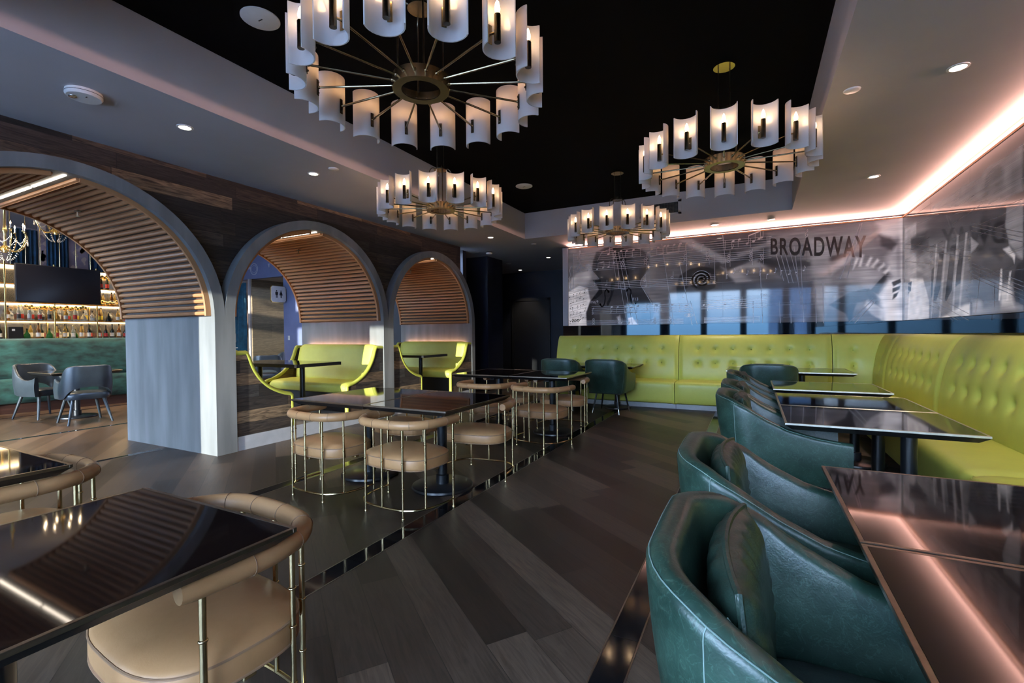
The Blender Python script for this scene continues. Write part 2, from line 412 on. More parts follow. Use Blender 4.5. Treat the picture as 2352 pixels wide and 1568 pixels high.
# concrete arches with slatted linings
def arc_pts(cy, r, n=48, z0=0.):
    p = [(cy + r, z0)]
    for k in range(n + 1):
        a = PI * k / n; p.append((cy + r * math.cos(a), ZS + r * math.sin(a)))
    p.append((cy - r, z0)); return p
ALAB = ['wide grey plaster arch, opening onto the bar, slatted walnut lining', 'grey plaster arch framing the booth where the restroom sign shows, walnut slats inside', 'grey plaster arch by the dark corridor, farthest along the plank wall']
for k, cy in enumerate(ARC):
    t = thing('archway', ALAB[k], 'arch', (0, 0, 0), 0, 'plaster arches along the plank wall')
    o_, i_ = arc_pts(cy, RO), arc_pts(cy, RI)
    m = MB(); nn = len(o_); v = []
    for x in (AX, BX):
        v += [(x, y, z) for y, z in o_] + [(x, y, z) for y, z in i_]
    f = []
    for q in range(nn - 1):
        f += [(q, q + 1, nn + q + 1, nn + q), (2 * nn + q, 3 * nn + q, 3 * nn + q + 1, 2 * nn + q + 1), (q, 2 * nn + q, 2 * nn + q + 1, q + 1), (nn + q, nn + q + 1, 3 * nn + q + 1, 3 * nn + q)]
    m.add(v, f)
    m.obj('plaster_surround', M['concrete'], t, 30)
    # slats, backing, edge frames: one lining each side of the crown
    for s in (1, -1):
        bk = MB(); A = [math.radians(a) for a in np.linspace(0, 85.2, 30)]
        P = lambda r, a, x: (x, cy + s * r * math.cos(a), ZS + .015 + r * math.sin(a))
        bk.grid(lambda i, j: P([RI - .002, RI - .012, RI - .012, RI - .002][j], A[i], [AX - .07, AX - .07, BX + .02, BX + .02][j]), 30, 4)
        lin = bk.obj('slatted_lining', M['rib_back'], t, 30)
        rb = MB(); nr = 27
        for q in range(nr):
            a = math.radians(1.2 + 84.0 * q / (nr - 1)); rr = RI - .028
            prof = [(-.021, .016), (-.023, .002), (-.016, -.014), (0, -.021), (.016, -.014), (.023, .002), (.021, .016)]
            b0 = len(rb.v)
            ct, st = math.cos(a), math.sin(a)
            for x in (AX - .095, BX + .04):
                for (tt, rn) in prof:
                    r2 = rr + rn
                    rb.v.append((x, cy + s * (r2 * ct - tt * st), ZS + .02 + r2 * st + tt * ct))
            for h in range(6): rb.f.append((b0 + h, b0 + h + 1, b0 + 7 + h + 1, b0 + 7 + h))
            rb.f.append(tuple(b0 + h for h in range(7))); rb.f.append(tuple(b0 + 7 + h for h in range(7)))
        rb.obj('slats', M['rib'], lin, 40)
        fr = MB()
        for (xa, xb) in ((AX - .062, AX - .092), (BX + .045, BX + .012)):
            fr.grid(lambda i, j: P([RI - .002, RI - .056, RI - .056, RI - .002][j], A[i], [xa, xa, xb, xb][j]), 30, 4, closev=True)
        for a in (A[0], A[-1]):
            fr.grid(lambda i, j: (lambda p: p)(P([RI - .002, RI - .05][j], a, [AX - .07, BX + .02][i])), 2, 2)
        fr.obj('edge_frame', M['rib'], lin, 40)
    MB().rbox(-5.95, AX - .08, cy - .011, cy + .011, ZS + RI - .012, ZS + RI - .001, .002, 1).obj('light_strip', M['ledw'], t, 0)
    MB().rbox(-7.0, -6.0, cy - .011, cy + .011, ZS + RI - .012, ZS + RI - .001, .002, 1).obj('light_strip', M['ledw'], t, 0)
    # sprinkler head hanging through the slats
    a = math.radians(70); y0, z0 = cy + RI * math.cos(a) * .97, ZS + RI * math.sin(a) - .03
    h = thing('sprinkler_head', ['small sprinkler head under the slats of the bar arch', 'small sprinkler head under the slats of the middle arch', 'small sprinkler head under the slats of the far arch'][k], 'sprinkler', (-6.15, y0, z0 - .02))
    MB().cyl(0, 0, -.045, .02, .009, 8).lathe([(.02, -.05), (.022, -.047), (.004, -.043)], 0, 0, 12).obj('deflector', M['steel'], h)
    MB().lathe([(.03, .0), (.03, .006), (.012, .012)], 0, 0, 14).obj('escutcheon', M['dbrass'], h)

# window wall behind, with tall panes
win = [(-5.17, -3.62, .0, 2.60), (-3.3, -1.95, .35, 3.0), (-1.8, -.45, .35, 3.0), (-.3, 1.05, .35, 3.0), (1.2, 2.0, .35, 3.0)]
bar = [(-14.7, -13.2, .2, 3.12), (-12.0, -10.5, .2, 3.12), (-9.9, -8.5, .2, 3.12), (-8.2, -6.3, .2, 3.12)]
ww = MB()
def wallrow(rows, xa, xb, zt):
    x = xa
    for (a, b_, z0, z1) in rows:
        ww.box(x, a, FY - .12, FY, 0, zt)
        if z0 > 0: ww.box(a, b_, FY - .12, FY, 0, z0)
        ww.box(a, b_, FY - .12, FY, z1, zt); x = b_
    ww.box(x, xb, FY - .12, FY, 0, zt)
wallrow(win, WX - .1, 2.3, ZC)
x = -16.6
for (a, b_, z0, z1) in bar:
    ww.box(x, a, FY - .12, FY, 0, 4.1); ww.box(a, b_, FY - .12, FY, 0, z0); ww.box(a, b_, FY - .12, FY, z1, 3.6); x = b_
ww.box(x, WX - .1, FY - .12, FY, 0, 4.1)
struct(ww.obj('wall_front', M['navy'], smooth=0))
for i, (a, b_, z0, z1) in enumerate(win + bar):
    p = struct(MB().box(a, b_, FY - .07, FY - .055, z0, z1).obj('window_%d' % (i + 1), M['pane'], smooth=0))
    fr = MB(); fr.box(a, a + .05, FY - .09, FY - .03, z0, z1); fr.box(b_ - .05, b_, FY - .09, FY - .03, z0, z1); fr.box(a, b_, FY - .09, FY - .03, z0, z0 + .06)
    fr.obj('window_frame', M['black_metal'], p, 0)
# bar room west wall
struct(MB().box(-16.6, -16.4, FY, 12.6, 0, 4.1).obj('wall_bar_west', M['rose'], smooth=0))
# street outside: paving and a building added to keep the low sun off the dining room
struct(MB().box(-60, 60, -60, FY - .2, -.25, -.12).obj('ground_street', mat('pale_paving', (.35, .35, .36), .7, scale=.4), smooth=0))
tb = thing('sun_blocker_building', 'building added across the street to block the low sun, seen only in reflections', 'building', (9.65, -43, -.12))
MB().box(-8.1, 26, -3, 0, 0, 8.75).obj('blocker_facade', mat('blue_grey_facade', (.16, .26, .40), .6, scale=.5), tb, 0)
e = MB()
for q in range(9): e.box(-7.2 + q * 2.8, -5.6 + q * 2.8, 0, .04, .6, 3.0)
e.obj('shop_window', M['screen'], tb, 0)
# bar side: wall with an opening and a plank-lined alcove, as seen through the booth
BW = 9.0
o = MB(); o.box(-11.93, BX, BW, BW + .15, 0, 4.1).box(-13.33, -11.93, BW, BW + .15, 3.01, 4.1).box(-16.4, -13.33, BW, BW + .15, 3.01, 4.1)
struct(o.obj('wall_bar_north', M['blue_wall'], smooth=0))
struct(MB().box(-13.45, -13.33, BW, 12.6, 0, 3.01).obj('wall_alcove', M['panel_wood'], smooth=0))
struct(MB().box(-16.6, -7.3, 12.4, 12.6, 0, 4.1).obj('wall_alcove_end', M['panel_wood'], smooth=0))
struct(MB().box(-13.45, -11.9, BW + .15, 12.6, 3.01, 3.1).obj('ceiling_alcove', M['ceil'], smooth=0))
struct(MB().box(-13.45, -13.37, BW - .05, BW, 0, 3.01).obj('trim_9', M['ceil'], smooth=0))
# line drawings printed on the blue wall
pr = MB(); rng = random.Random(3)
for q in range(46):
    x, z = rng.uniform(-13.6, -7.3), rng.uniform(2.55, 4.0)
    if x < -11.6: z = max(z, 3.30)
    if q > 38: x, z = rng.uniform(-11.2, -9.0), rng.uniform(1.7, 2.5)
    k = rng.choice((0, 1, 2)); s_ = rng.uniform(.08, .24)
    if k == 0:
        pr.tube([(x + s_ * math.cos(t * PI / 9), BW - .0015, z + s_ * math.sin(t * PI / 9)) for t in range(18)], .012, 4, closed=True)
        pr.tube([(x + .7 * s_ * math.cos(t * PI / 9), BW - .0015, z + .7 * s_ * math.sin(t * PI / 9)) for t in range(18)], .006, 4, closed=True)
    elif k == 1:
        pr.tube([(x + s_ * u, BW - .0015, z + .3 * s_ * math.sin(5 * u) + rng.uniform(-.03, .03)) for u in np.linspace(-1, 1, 9)], .013, 4)
    else:
        a = rng.uniform(0, 3)
        for d in (-.3, 0, .3):
            pr.tube([(x, BW - .0015, z), (x + s_ * math.cos(a + d), BW - .0015, z + s_ * math.sin(a + d))], .011, 4)
struct(pr.obj('trim_10', M['blue_print'], smooth=0))
# ------------------------------------------------------------------ ceiling fittings
def disc(name, label, cat, x, y, z, r, h, m=None, group=None):
    t = thing(name, label, cat, (x, y, z), 0, group)
    return t
def downlight(x, y, label):
    t = thing('downlight', label, 'downlight', (x, y, ZC), 0, 'recessed downlights')
    MB().lathe([(.062, 0), (.062, -.004), (.046, -.006), (.044, .0)], 0, 0, 28, cap=False).obj('trim_ring', M['white'], t)
    MB().cyl(0, 0, -.003, -.001, .045, 28).obj('lens', M['filament_white'], t)
    l = bpy.data.lights.new('downlight_lamp', 'SPOT'); l.energy = 40; l.color = (1, .86, .70); l.spot_size = math.radians(75); l.spot_blend = .6; l.shadow_soft_size = .04
    o = bpy.data.objects.new('downlight_lamp', l); COL.objects.link(o); o.location = (x, y, ZC - .012)
downlight(-4.305, 2.33, 'lit downlight over the bar arch, beside the big round detector')
downlight(-4.31, 3.65, 'lit downlight beside a white cap, near the middle arch')
downlight(-4.306, 6.27, 'lit downlight seen below the middle hanging chandelier')
downlight(-4.318, 7.59, 'lit downlight nearest the smoke detector by the corridor')
downlight(1.235, 4.26, 'large lit downlight over the lime settee, nearest the camera on that side')
downlight(1.236, 6.79, 'lit downlight over the settee, second along the rosy cove')
downlight(-.58, 8.54, 'lit downlight close to the top of the rear mural')
downlight(-4.28, 10.25, 'lit downlight in the dark corridor beside the mural end')
downlight(-5.82, 11.88, 'lit downlight deepest in the dark corridor')
def cap(x, y, label, r=.05):
    t = thing('ceiling_sprinkler', label, 'sprinkler cover', (x, y, ZC), 0, 'flat white sprinkler caps')
    MB().lathe([(r, 0), (r, -.006), (r * .9, -.009)], 0, 0, 24).obj('cover', M['white'], t)
    MB().lathe([(r * 1.1, 0), (r * 1.1, -.003), (r * .98, -.003)], 0, 0, 24).obj('rim', M['white'], t)
cap(-4.0, 3.65, 'flat white cap beside the second downlight on the plank wall side')
cap(.648, 4.287, 'flat white cap near the big right-hand chandelier, on the pink-lit soffit')
cap(.245, 8.56, 'flat white cap at the top of the mural, above the big lettering')
cap(-3.89, 8.56, 'flat white cap near the corner of the coffer, by the rear mural')
cap(-5.53, 10.63, 'small white cap on the corridor ceiling', .06)
# loudspeakers in the black ceiling
for (x, y, lb) in ((-3.125, 2.21, 'large round white ceiling speaker beside the biggest chandelier'), (-3.13, 6.55, 'round white ceiling speaker at the far end of the black ceiling')):
    t = thing('ceiling_speaker', lb, 'speaker', (x, y, ZB), 0, 'round speakers in the black ceiling')
    MB().lathe([(.128, 0), (.128, -.006), (.118, -.011), (.0, -.012)], 0, 0, 40).obj('grille', M['white'], t)
    MB().rbox(-.02, .02, -.004, .004, -.0145, -.011, .001, 1).obj('badge', M['silver'], t)
# large round detector
t = thing('ceiling_detector', 'big round white detector with a clear lens, on the soffit above the bar arch', 'detector', (-4.33, 1.66, ZC))
MB().lathe([(.105, 0), (.108, -.012), (.108, -.03), (.098, -.042), (0, -.044)], 0, 0, 40).obj('housing', M['white'], t)
MB().lathe([(.1095, -.019), (.1095, -.0225)], 0, 0, 40, cap=False).obj('seam', M['silver'], t)
MB().ball((-.03, -.055, -.042), .032, .024, .012).obj('lens', M['steel'], t)
MB().rbox(.03, .05, -.005, .003, -.0455, -.0425, .001, 1).obj('indicator', M['silver'], t)
t = thing('smoke_detector', 'small white smoke detector with a dark base, before the corridor', 'smoke detector', (-5.1, 8.89, ZC))
MB().lathe([(.07, -.028), (.068, -.05), (.045, -.062), (0, -.064)], 0, 0, 28).obj('cover', M['white'], t)
MB().lathe([(.062, 0), (.062, -.028)], 0, 0, 28).obj('base', M['black'], t)
t = thing('access_panel', 'flat square white access panel beside the smoke detector', 'access panel', (-5.42, 8.77, ZC))  # an access panel set flush in the soffit
MB().rbox(-.09, .09, -.09, .09, -.006, 0, .002, 1).obj('plate', M['white'], t)
# air grille in the end face of the coffer
t = thing('air_grille', 'white framed air grille with a black mesh, high behind a chandelier', 'vent', (-1.37, CY1, 3.335))
g = MB()
for (a, b_, c0, c1) in ((-.33, .33, .085, .115), (-.33, .33, -.115, -.085), (-.33, -.285, -.115, .115), (.285, .33, -.115, .115)): g.box(a, b_, -.008, 0, c0, c1)
g.obj('frame', M['ceil'], t, 0)
MB().box(-.29, .29, -.004, 0, -.09, .09).obj('backing', M['black'], t, 0)
g = MB()
for q in range(25): g.box(-.285 + q * .0237, -.281 + q * .0237, -.007, -.003, -.088, .088)
for q in range(9): g.box(-.287, .287, -.007, -.003, -.084 + q * .021, -.080 + q * .021)
g.obj('mesh', M['dbrass'], t, 0)

# ------------------------------------------------------------------ chandeliers
def shade_mesh():
    m = MB(); rs, th = .092, .006; n = 14
    prof = []
    for k in range(n + 1):
        a = math.radians(90 + 180 * k / n); prof.append((.010 + rs * math.cos(a), rs * .98 * math.sin(a)))
    for k in range(n, -1, -1):
        a = math.radians(90 + 180 * k / n); prof.append((.010 + (rs - th) * math.cos(a) , (rs - th) * .98 * math.sin(a)))
    m.prism(prof, 'z', -.15, .15)
    return m
def chandelier(x, y, label):
    t = thing('chandelier', label, 'chandelier', (x, y, ZB), 0, 'brass chandeliers with curved white shades')
    H = -(ZB - 2.74)    # hub height below the ceiling
    MB().lathe([(.085, -.03), (.085, -.022), (.045, -.02), (.04, 0)], 0, 0, 32).obj('canopy', M['gold'], t)
    s = MB()
    for d in (-.045, .045): s.tube([(d, 0, -.025), (d, 0, -.38)], .005, 8)
    s.obj('stem', M['dbrass'], t)
    s = MB(); s.lathe([(.072, -.405), (.072, -.397), (.04, -.39), (.036, -.36)], 0, 0, 32); s.obj('lower_plate', M['abrass'], t)
    for d in range(4):
        a = PI / 4 + d * PI / 2; ca, sa = math.cos(a), math.sin(a)
        pts = crom([(.05 * ca, .05 * sa, -.40), (.085 * ca, .085 * sa, -.385), (.115 * ca, .115 * sa, -.41), (.125 * ca, .125 * sa, -.46), (.127 * ca, .127 * sa, -.6), (.127 * ca, .127 * sa, H + .02)], 4)
        MB().tube(pts, .0055, 8).obj('hanger_rod', M['dbrass'], t)
    MB().lathe([(.110, H - .035), (.160, H - .035), (.160, H + .035), (.152, H + .037), (.152, H - .028), (.113, H - .028), (.110, H - .035)], 0, 0, 48, cap=False).obj('hub_ring', M['abrass'], t)
    proto = None
    for k in range(16):
        a = 2 * PI * (k + .12) / 16
        if proto is None:
            rod = MB().tube([(.15, 0, H), (.598, 0, H)], .0062, 8).ball((.16, 0, H), .011).ball((.592, 0, H), .0085).obj('lamp_arm', M['abrass'], t)
            MB().rbox(.597, .602, -.0105, .0105, H - .045, H + .045, .0015, 1).ball((.596, 0, H + .03), .006).ball((.596, 0, H - .03), .006).obj('mount_plate', M['dbrass'], rod)
            sh = shade_mesh(); sh.v = [(px + .684, py, pz + H + .045) for px, py, pz in sh.v]; sh.obj('shade', M['frost'], rod, 30)
            MB().rbox(.606, .613, -.012, .012, H - .045, H + .045, .0015, 1).tube([(.612, 0, H + .0), (.655, 0, H - .01)], .006, 8).obj('shade_bracket', M['abrass'], rod)
            MB().lathe([(.0165, H - .062), (.0165, H + .066), (.0125, H + .072)], .664, 0, 16).obj('candle_sleeve', M['dbrass'], rod)
            MB().lathe([(.006, H + .070), (.0125, H + .088), (.0135, H + .098), (.0085, H + .122), (.001, H + .138)], .664, 0, 12).obj('bulb', M['bulb'], rod)
            proto = rod; rod.rotation_euler = (0, 0, a)
        else:
            r = proto.copy(); COL.objects.link(r); r.parent = t; r.rotation_euler = (0, 0, a)
            for ch in kids(proto):
                if ch.parent is proto:
                    d = ch.copy(); COL.objects.link(d); d.parent = r
    return t
ch = chandelier(-1.695, 2.19, 'largest brass chandelier, cut off by the top of the view, round speaker beside it')
def dup_chand(x, y, label):
    r = ch.copy(); COL.objects.link(r); r.location = (x, y, ZB); r['label'] = label
    for c0 in kids(ch):
        c1 = c0.copy(); COL.objects.link(c1); c1.parent = r
        for g0 in kids(c0):
            g1 = g0.copy(); COL.objects.link(g1); g1.parent = c1
dup_chand(-.222, 4.40, 'brass chandelier hanging over the lime settee side, its yellow ceiling disc in plain view')
dup_chand(-3.155, 4.41, 'brass chandelier hanging below the biggest one, over the paired dark tables')
dup_chand(-1.70, 6.595, 'smallest-looking brass chandelier, in front of the rear mural and the air grille')
# ------------------------------------------------------------------ tables
def table(label, cx, cy, sx, sy, h=.75, zf=0., light=False, bases=((0, 0),), base='disc', group='dark glossy dining tables', rz=0., edge=True, br=.262):
    t = thing('dining_table', label, 'table', (cx, cy, zf), rz, group)
    hx, hy = sx / 2, sy / 2
    top = MB(); top.rbox(-hx + .012, hx - .012, -hy + .012, hy - .012, h - .012, h - .0006, .0015, 1)
    top.obj('tabletop', M['gloss'], t, 0)
    e = MB()
    if edge:
        w = .013
        for (a, b_, c0, c1) in ((-hx, hx, -hy, -hy + w), (-hx, hx, hy - w, hy), (-hx, -hx + w, -hy + w, hy - w), (hx - w, hx, -hy + w, hy - w)):
            e.rbox(a, b_, c0, c1, h - .013, h, .0012, 1)
        e.obj('edge_trim', M['table_edge_gleam' if light else 'table_edge'], t, 30)
    u = MB(); z0, z1, k = h - .045, h - .013, .04
    v = [(-hx + .001, -hy + .001, z1), (hx - .001, -hy + .001, z1), (hx - .001, hy - .001, z1), (-hx + .001, hy - .001, z1), (-hx + k, -hy + k, z0), (hx - k, -hy + k, z0), (hx - k, hy - k, z0), (-hx + k, hy - k, z0)]
    if not edge: v = [(x * 1., y, h - .003 if i < 4 else h - .045) for i, (x, y, z) in enumerate(v[:4] + v[:4])]
    u.add(v, [(0, 1, 2, 3), (7, 6, 5, 4), (0, 4, 5, 1), (1, 5, 6, 2), (2, 6, 7, 3), (3, 7, 4, 0)])
    u.obj('bevelled_underside', M['black_matte'], t, 0)
    for (bx, by) in bases:
        if base == 'none':
            MB().cyl(bx, by, 0, h - .045, .035, 20).obj('post', M['black_metal'], t); continue
        p = MB().cyl(bx, by, .02, h - .055, .042, 28).obj('pedestal', M['black_metal'], t)
        MB().rbox(bx - .2, bx + .2, by - .03, by + .03, h - .06, h - .045, .004, 1).rbox(bx - .03, bx + .03, by - .2, by + .2, h - .06, h - .045, .004, 1).obj('support_arms', M['black_metal'], p)
        MB().lathe([(.055, .03), (.055, .11), (.046, .115)], bx, by, 28).obj('collar', M['black_metal'], p)
        MB().lathe([(br - .007, .0), (br, .010), (br - .004, .026), (br - .017, .033), (0, .036)], bx, by, 48).obj('base_plate', M['black_metal'], t)
    return t

table('dark table filling the lower left corner of the view', -1.605, .415, .83, 1.03)
table('dark table at the left edge of the view, reflecting gold bar lights', -3.11, .445, .85, 1.03)
table('left one of the two dark tables joined before the middle arch', -3.215, 3.315, .85, 1.02)
table('right one of the two dark tables joined before the middle arch, at the aisle', -2.385, 3.315, .80, 1.02)
table('left one of the two far dark tables joined near the corridor', -3.365, 6.06, .90, 1.02, bases=((.2, -.3),))
table('right one of the two far dark tables joined near the corridor, at the aisle', -2.495, 6.06, .83, 1.02, bases=((.135, -.3),))
table('wide dark table along the rear settee, behind two green chairs', -2.56, 8.19, 1.6, .81, bases=((-.37, -.05), (.44, -.05)), br=.235)
table('wide gleaming-edged table along the rear settee, by the corner', .42, 7.95, 1.56, .93, light=True, bases=((.2, .02),))
table('gleaming-edged single dark table by the right settee, second from the corner', .64, 5.69, .94, .86, light=True, bases=((.25, 0),))
table('gleaming-edged table, far half of the middle pair by the right settee', .64, 4.535, .94, .80, light=True, bases=((.22, 0),))
table('gleaming-edged table reflecting the mural, near half of the middle pair', .64, 3.725, .94, .80, light=True, bases=((.22, 0),))
table('copper-reflecting table, far half of the nearest pair at the right edge', .72, 1.925, .94, .80, bases=((.22, 0),))
table('copper-reflecting table in the lower right corner, nearest the camera', .72, 1.115, .94, .80, bases=((.22, 0),))

# ------------------------------------------------------------------ tan tub chairs
def tan_chair():
    t = thing('tub_chair', '', 'chair', (0, 0, 0), 0, 'tan leather tub chairs on brass rods')
    def U(k, z, ext):
        R = [(.335, ext), (.337, .30), (.325, .19), (.290, .105), (.23, .042), (.15, .010), (0, 0)]
        P = [(x * k, y, z) for x, y in R] + [(-x * k, y, z) for x, y in R[-2::-1]]
        return crom(P, 5)
    rail = U(1.0, .668, .455)
    n = len(rail)
    MB().tube(rail, [.0335 if 0 < i < n - 1 else .029 for i in range(n)], 14).obj('arm_rail', M['tan'], t, 60)
    ar = [o for o in kids(t)][0]
    for q in (.09, .22, .34, .46, .54, .66, .78, .91):
        i = int(q * (n - 1)); p, d = rail[i], (rail[i + 1] - rail[i - 1]).normalized()
        a = Vector((-d.y, d.x, 0)); MB().tube([p + a * math.cos(th * PI / 9) * .0338 + Vector((0, 0, 1)) * math.sin(th * PI / 9) * .0338 for th in range(18)], .0016, 5, closed=True).obj('seam', M['tan_seam'], ar)
    br = MB().tube(U(1., .066, .40), .0085, 8); br.obj('base_rod', M['brass'], t)
    def post(x, y, z0, name):
        m = MB().tube([(x, y, z0), (x, y, .645)], .0095 if name == 'leg' else .0088, 10)
        for z in (.22, .40, .52):
            m.lathe([(.009, z - .005), (.0125, z - .002), (.0125, z + .002), (.009, z + .005)], x, y, 12)
        if name == 'leg': m.lathe([(.011, 0), (.011, .012), (.0095, .014)], x, y, 12)
        m.obj(name, M['brass'], t, 50)
    for (x, y) in ((.337, .40), (-.337, .40), (.185, .016), (-.185, .016)): post(x, y, .0, 'leg')
    for (x, y) in ((.30, .125), (-.30, .125), (0, .0)): post(x, y, .066, 'post')
    # seat cushion: rounded plan, domed top, piping
    def plan(a, k):
        c_, s_ = math.cos(a), math.sin(a); e = 2 / 3.0
        return (.312 * k * math.copysign(abs(c_) ** e, c_), .262 + .242 * k * math.copysign(abs(s_) ** e, s_))
    prof = [(.0, .335), (.93, .335), (.99, .345), (1.0, .36), (1.0, .405), (.985, .418), (.95, .428), (.8, .444), (.55, .455), (.3, .46), (0.001, .462)]
    n = 48
    m = MB().grid(lambda i, j: plan(2 * PI * i / n, max(prof[j][0], .001)) + (prof[j][1],), n, len(prof), closeu=True)
    seat = m.obj('seat', M['tan'], t, 50)
    MB().tube([plan(2 * PI * i / n, .995) + (.414,) for i in range(n)], .0042, 6, closed=True).tube([plan(2 * PI * i / n, .99) + (.341,) for i in range(n)], .0042, 6, closed=True).obj('piping', M['tan_seam'], seat)
    MB().rbox(-.30, .30, .24, .28, .318, .336, .003, 1).rbox(-.02, .02, .02, .48, .318, .336, .003, 1).obj('seat_frame', M['brass'], t)
    return t
tc0 = tan_chair(); first = [True]
def place_tan(x, y, rz, label):
    if first[0]:
        first[0] = False; tc0.location = (x, y, 0); tc0.rotation_euler = (0, 0, rz); tc0['label'] = label; return tc0
    return dup(tc0, (x, y, 0), rz, label)
place_tan(-1.575, 1.135, PI - .085, 'nearest tan tub chair, tucked under the table in the lower left corner')
place_tan(-3.065, 1.12, PI, 'tan tub chair at the left edge of the view, tucked under a dark table')
place_tan(-3.185, 2.575, math.radians(-3), 'tan tub chair before the nearer joined tables, left one of two')
place_tan(-2.385, 2.575, math.radians(-3), 'tan tub chair before the nearer joined tables, right one of two')
place_tan(-2.33, 4.02, PI + math.radians(6), 'tan tub chair behind the nearer joined tables, at the aisle end')
place_tan(-3.16, 4.02, PI, 'tan tub chair behind the nearer joined tables, hidden behind other chairs')
place_tan(-3.08, 4.93, math.radians(-4), 'tan tub chair before the far joined tables, left one of two')
place_tan(-2.295, 4.885, math.radians(-8), 'tan tub chair before the far joined tables, by the aisle')
place_tan(-2.36, 6.36, PI + math.radians(4), 'tan tub chair behind the far joined tables, at the aisle end')
place_tan(-3.15, 6.37, PI, 'tan tub chair behind the far joined tables, towards the arches')

# ------------------------------------------------------------------ green leather armchairs (face +x in their own frame)
def shell_path(n, hw, back, front, r):
    """plan of a U: from the left front round the back to the right front, n+1 points with a 0..1 position"""
    seg = [(front, -hw), (back + r, -hw)]
    L1 = front - (back + r); La = PI * r / 2; Lb = 2 * (hw - r); tot = 2 * L1 + 2 * La + Lb
    out = []
    for i in range(n + 1):
        d = tot * i / n
        if d < L1: p = (front - d, -hw); nn = (0, -1)
        elif d < L1 + La:
            a = (d - L1) / r; p = (back + r - r * math.sin(a), -hw + r - r * math.cos(a)); nn = (-math.sin(a), -math.cos(a))
        elif d < L1 + La + Lb: p = (back, -hw + r + d - L1 - La); nn = (-1, 0)
        elif d < L1 + 2 * La + Lb:
            a = (d - L1 - La - Lb) / r; p = (back + r - r * math.cos(a), hw - r + r * math.sin(a)); nn = (-math.cos(a), math.sin(a))
        else: p = (back + r + d - (tot - L1), hw); nn = (0, 1)
        out.append((Vector((p[0], p[1])), Vector(nn), i / n))
    return out
def shell(path, top, bot, thick, taper, m, nz=9, lean=0., cap=True):
    """upholstered shell with a rounded rim: profile runs up the outside, over, and down the inside"""
    prof = []
    for k in range(nz + 1): prof.append((0., k / nz, 0))
    for k in range(1, 8):
        a = PI * k / 8; prof.append((.5 - .5 * math.cos(a), 1., math.sin(a)))
    for k in range(nz, -1, -1): prof.append((1., k / nz, 0))
    def P(i, j):
        p, nn, s = path[i]; w, h, rr = prof[j]
        zt, zb = top(s), bot(s); th = thick(s)
        z = zb + (zt - th * .45 - zb) * h + rr * th * .45
        f = taper * (1 - (z - .35) / .55) ** 1.5 if z < .9 else 0
        bulge = .012 * math.sin(PI * min(1, h)) if w < .5 else -.008 * math.sin(PI * min(1, h))
        off = -w * th + bulge - max(0, f)
        ln = lean * (z - .35) * max(0., -nn.x)
        q = p + nn * (off + ln)
        return (q.x, q.y, z)
    m.grid(P, len(path), len(prof), closev=True)
    if cap:
        b = len(m.v) - len(path) * len(prof); np_ = len(prof)
        m.f.append(tuple(b + j for j in range(np_))[::-1]); m.f.append(tuple(b + (len(path) - 1) * np_ + j for j in range(np_)))
    return P, prof
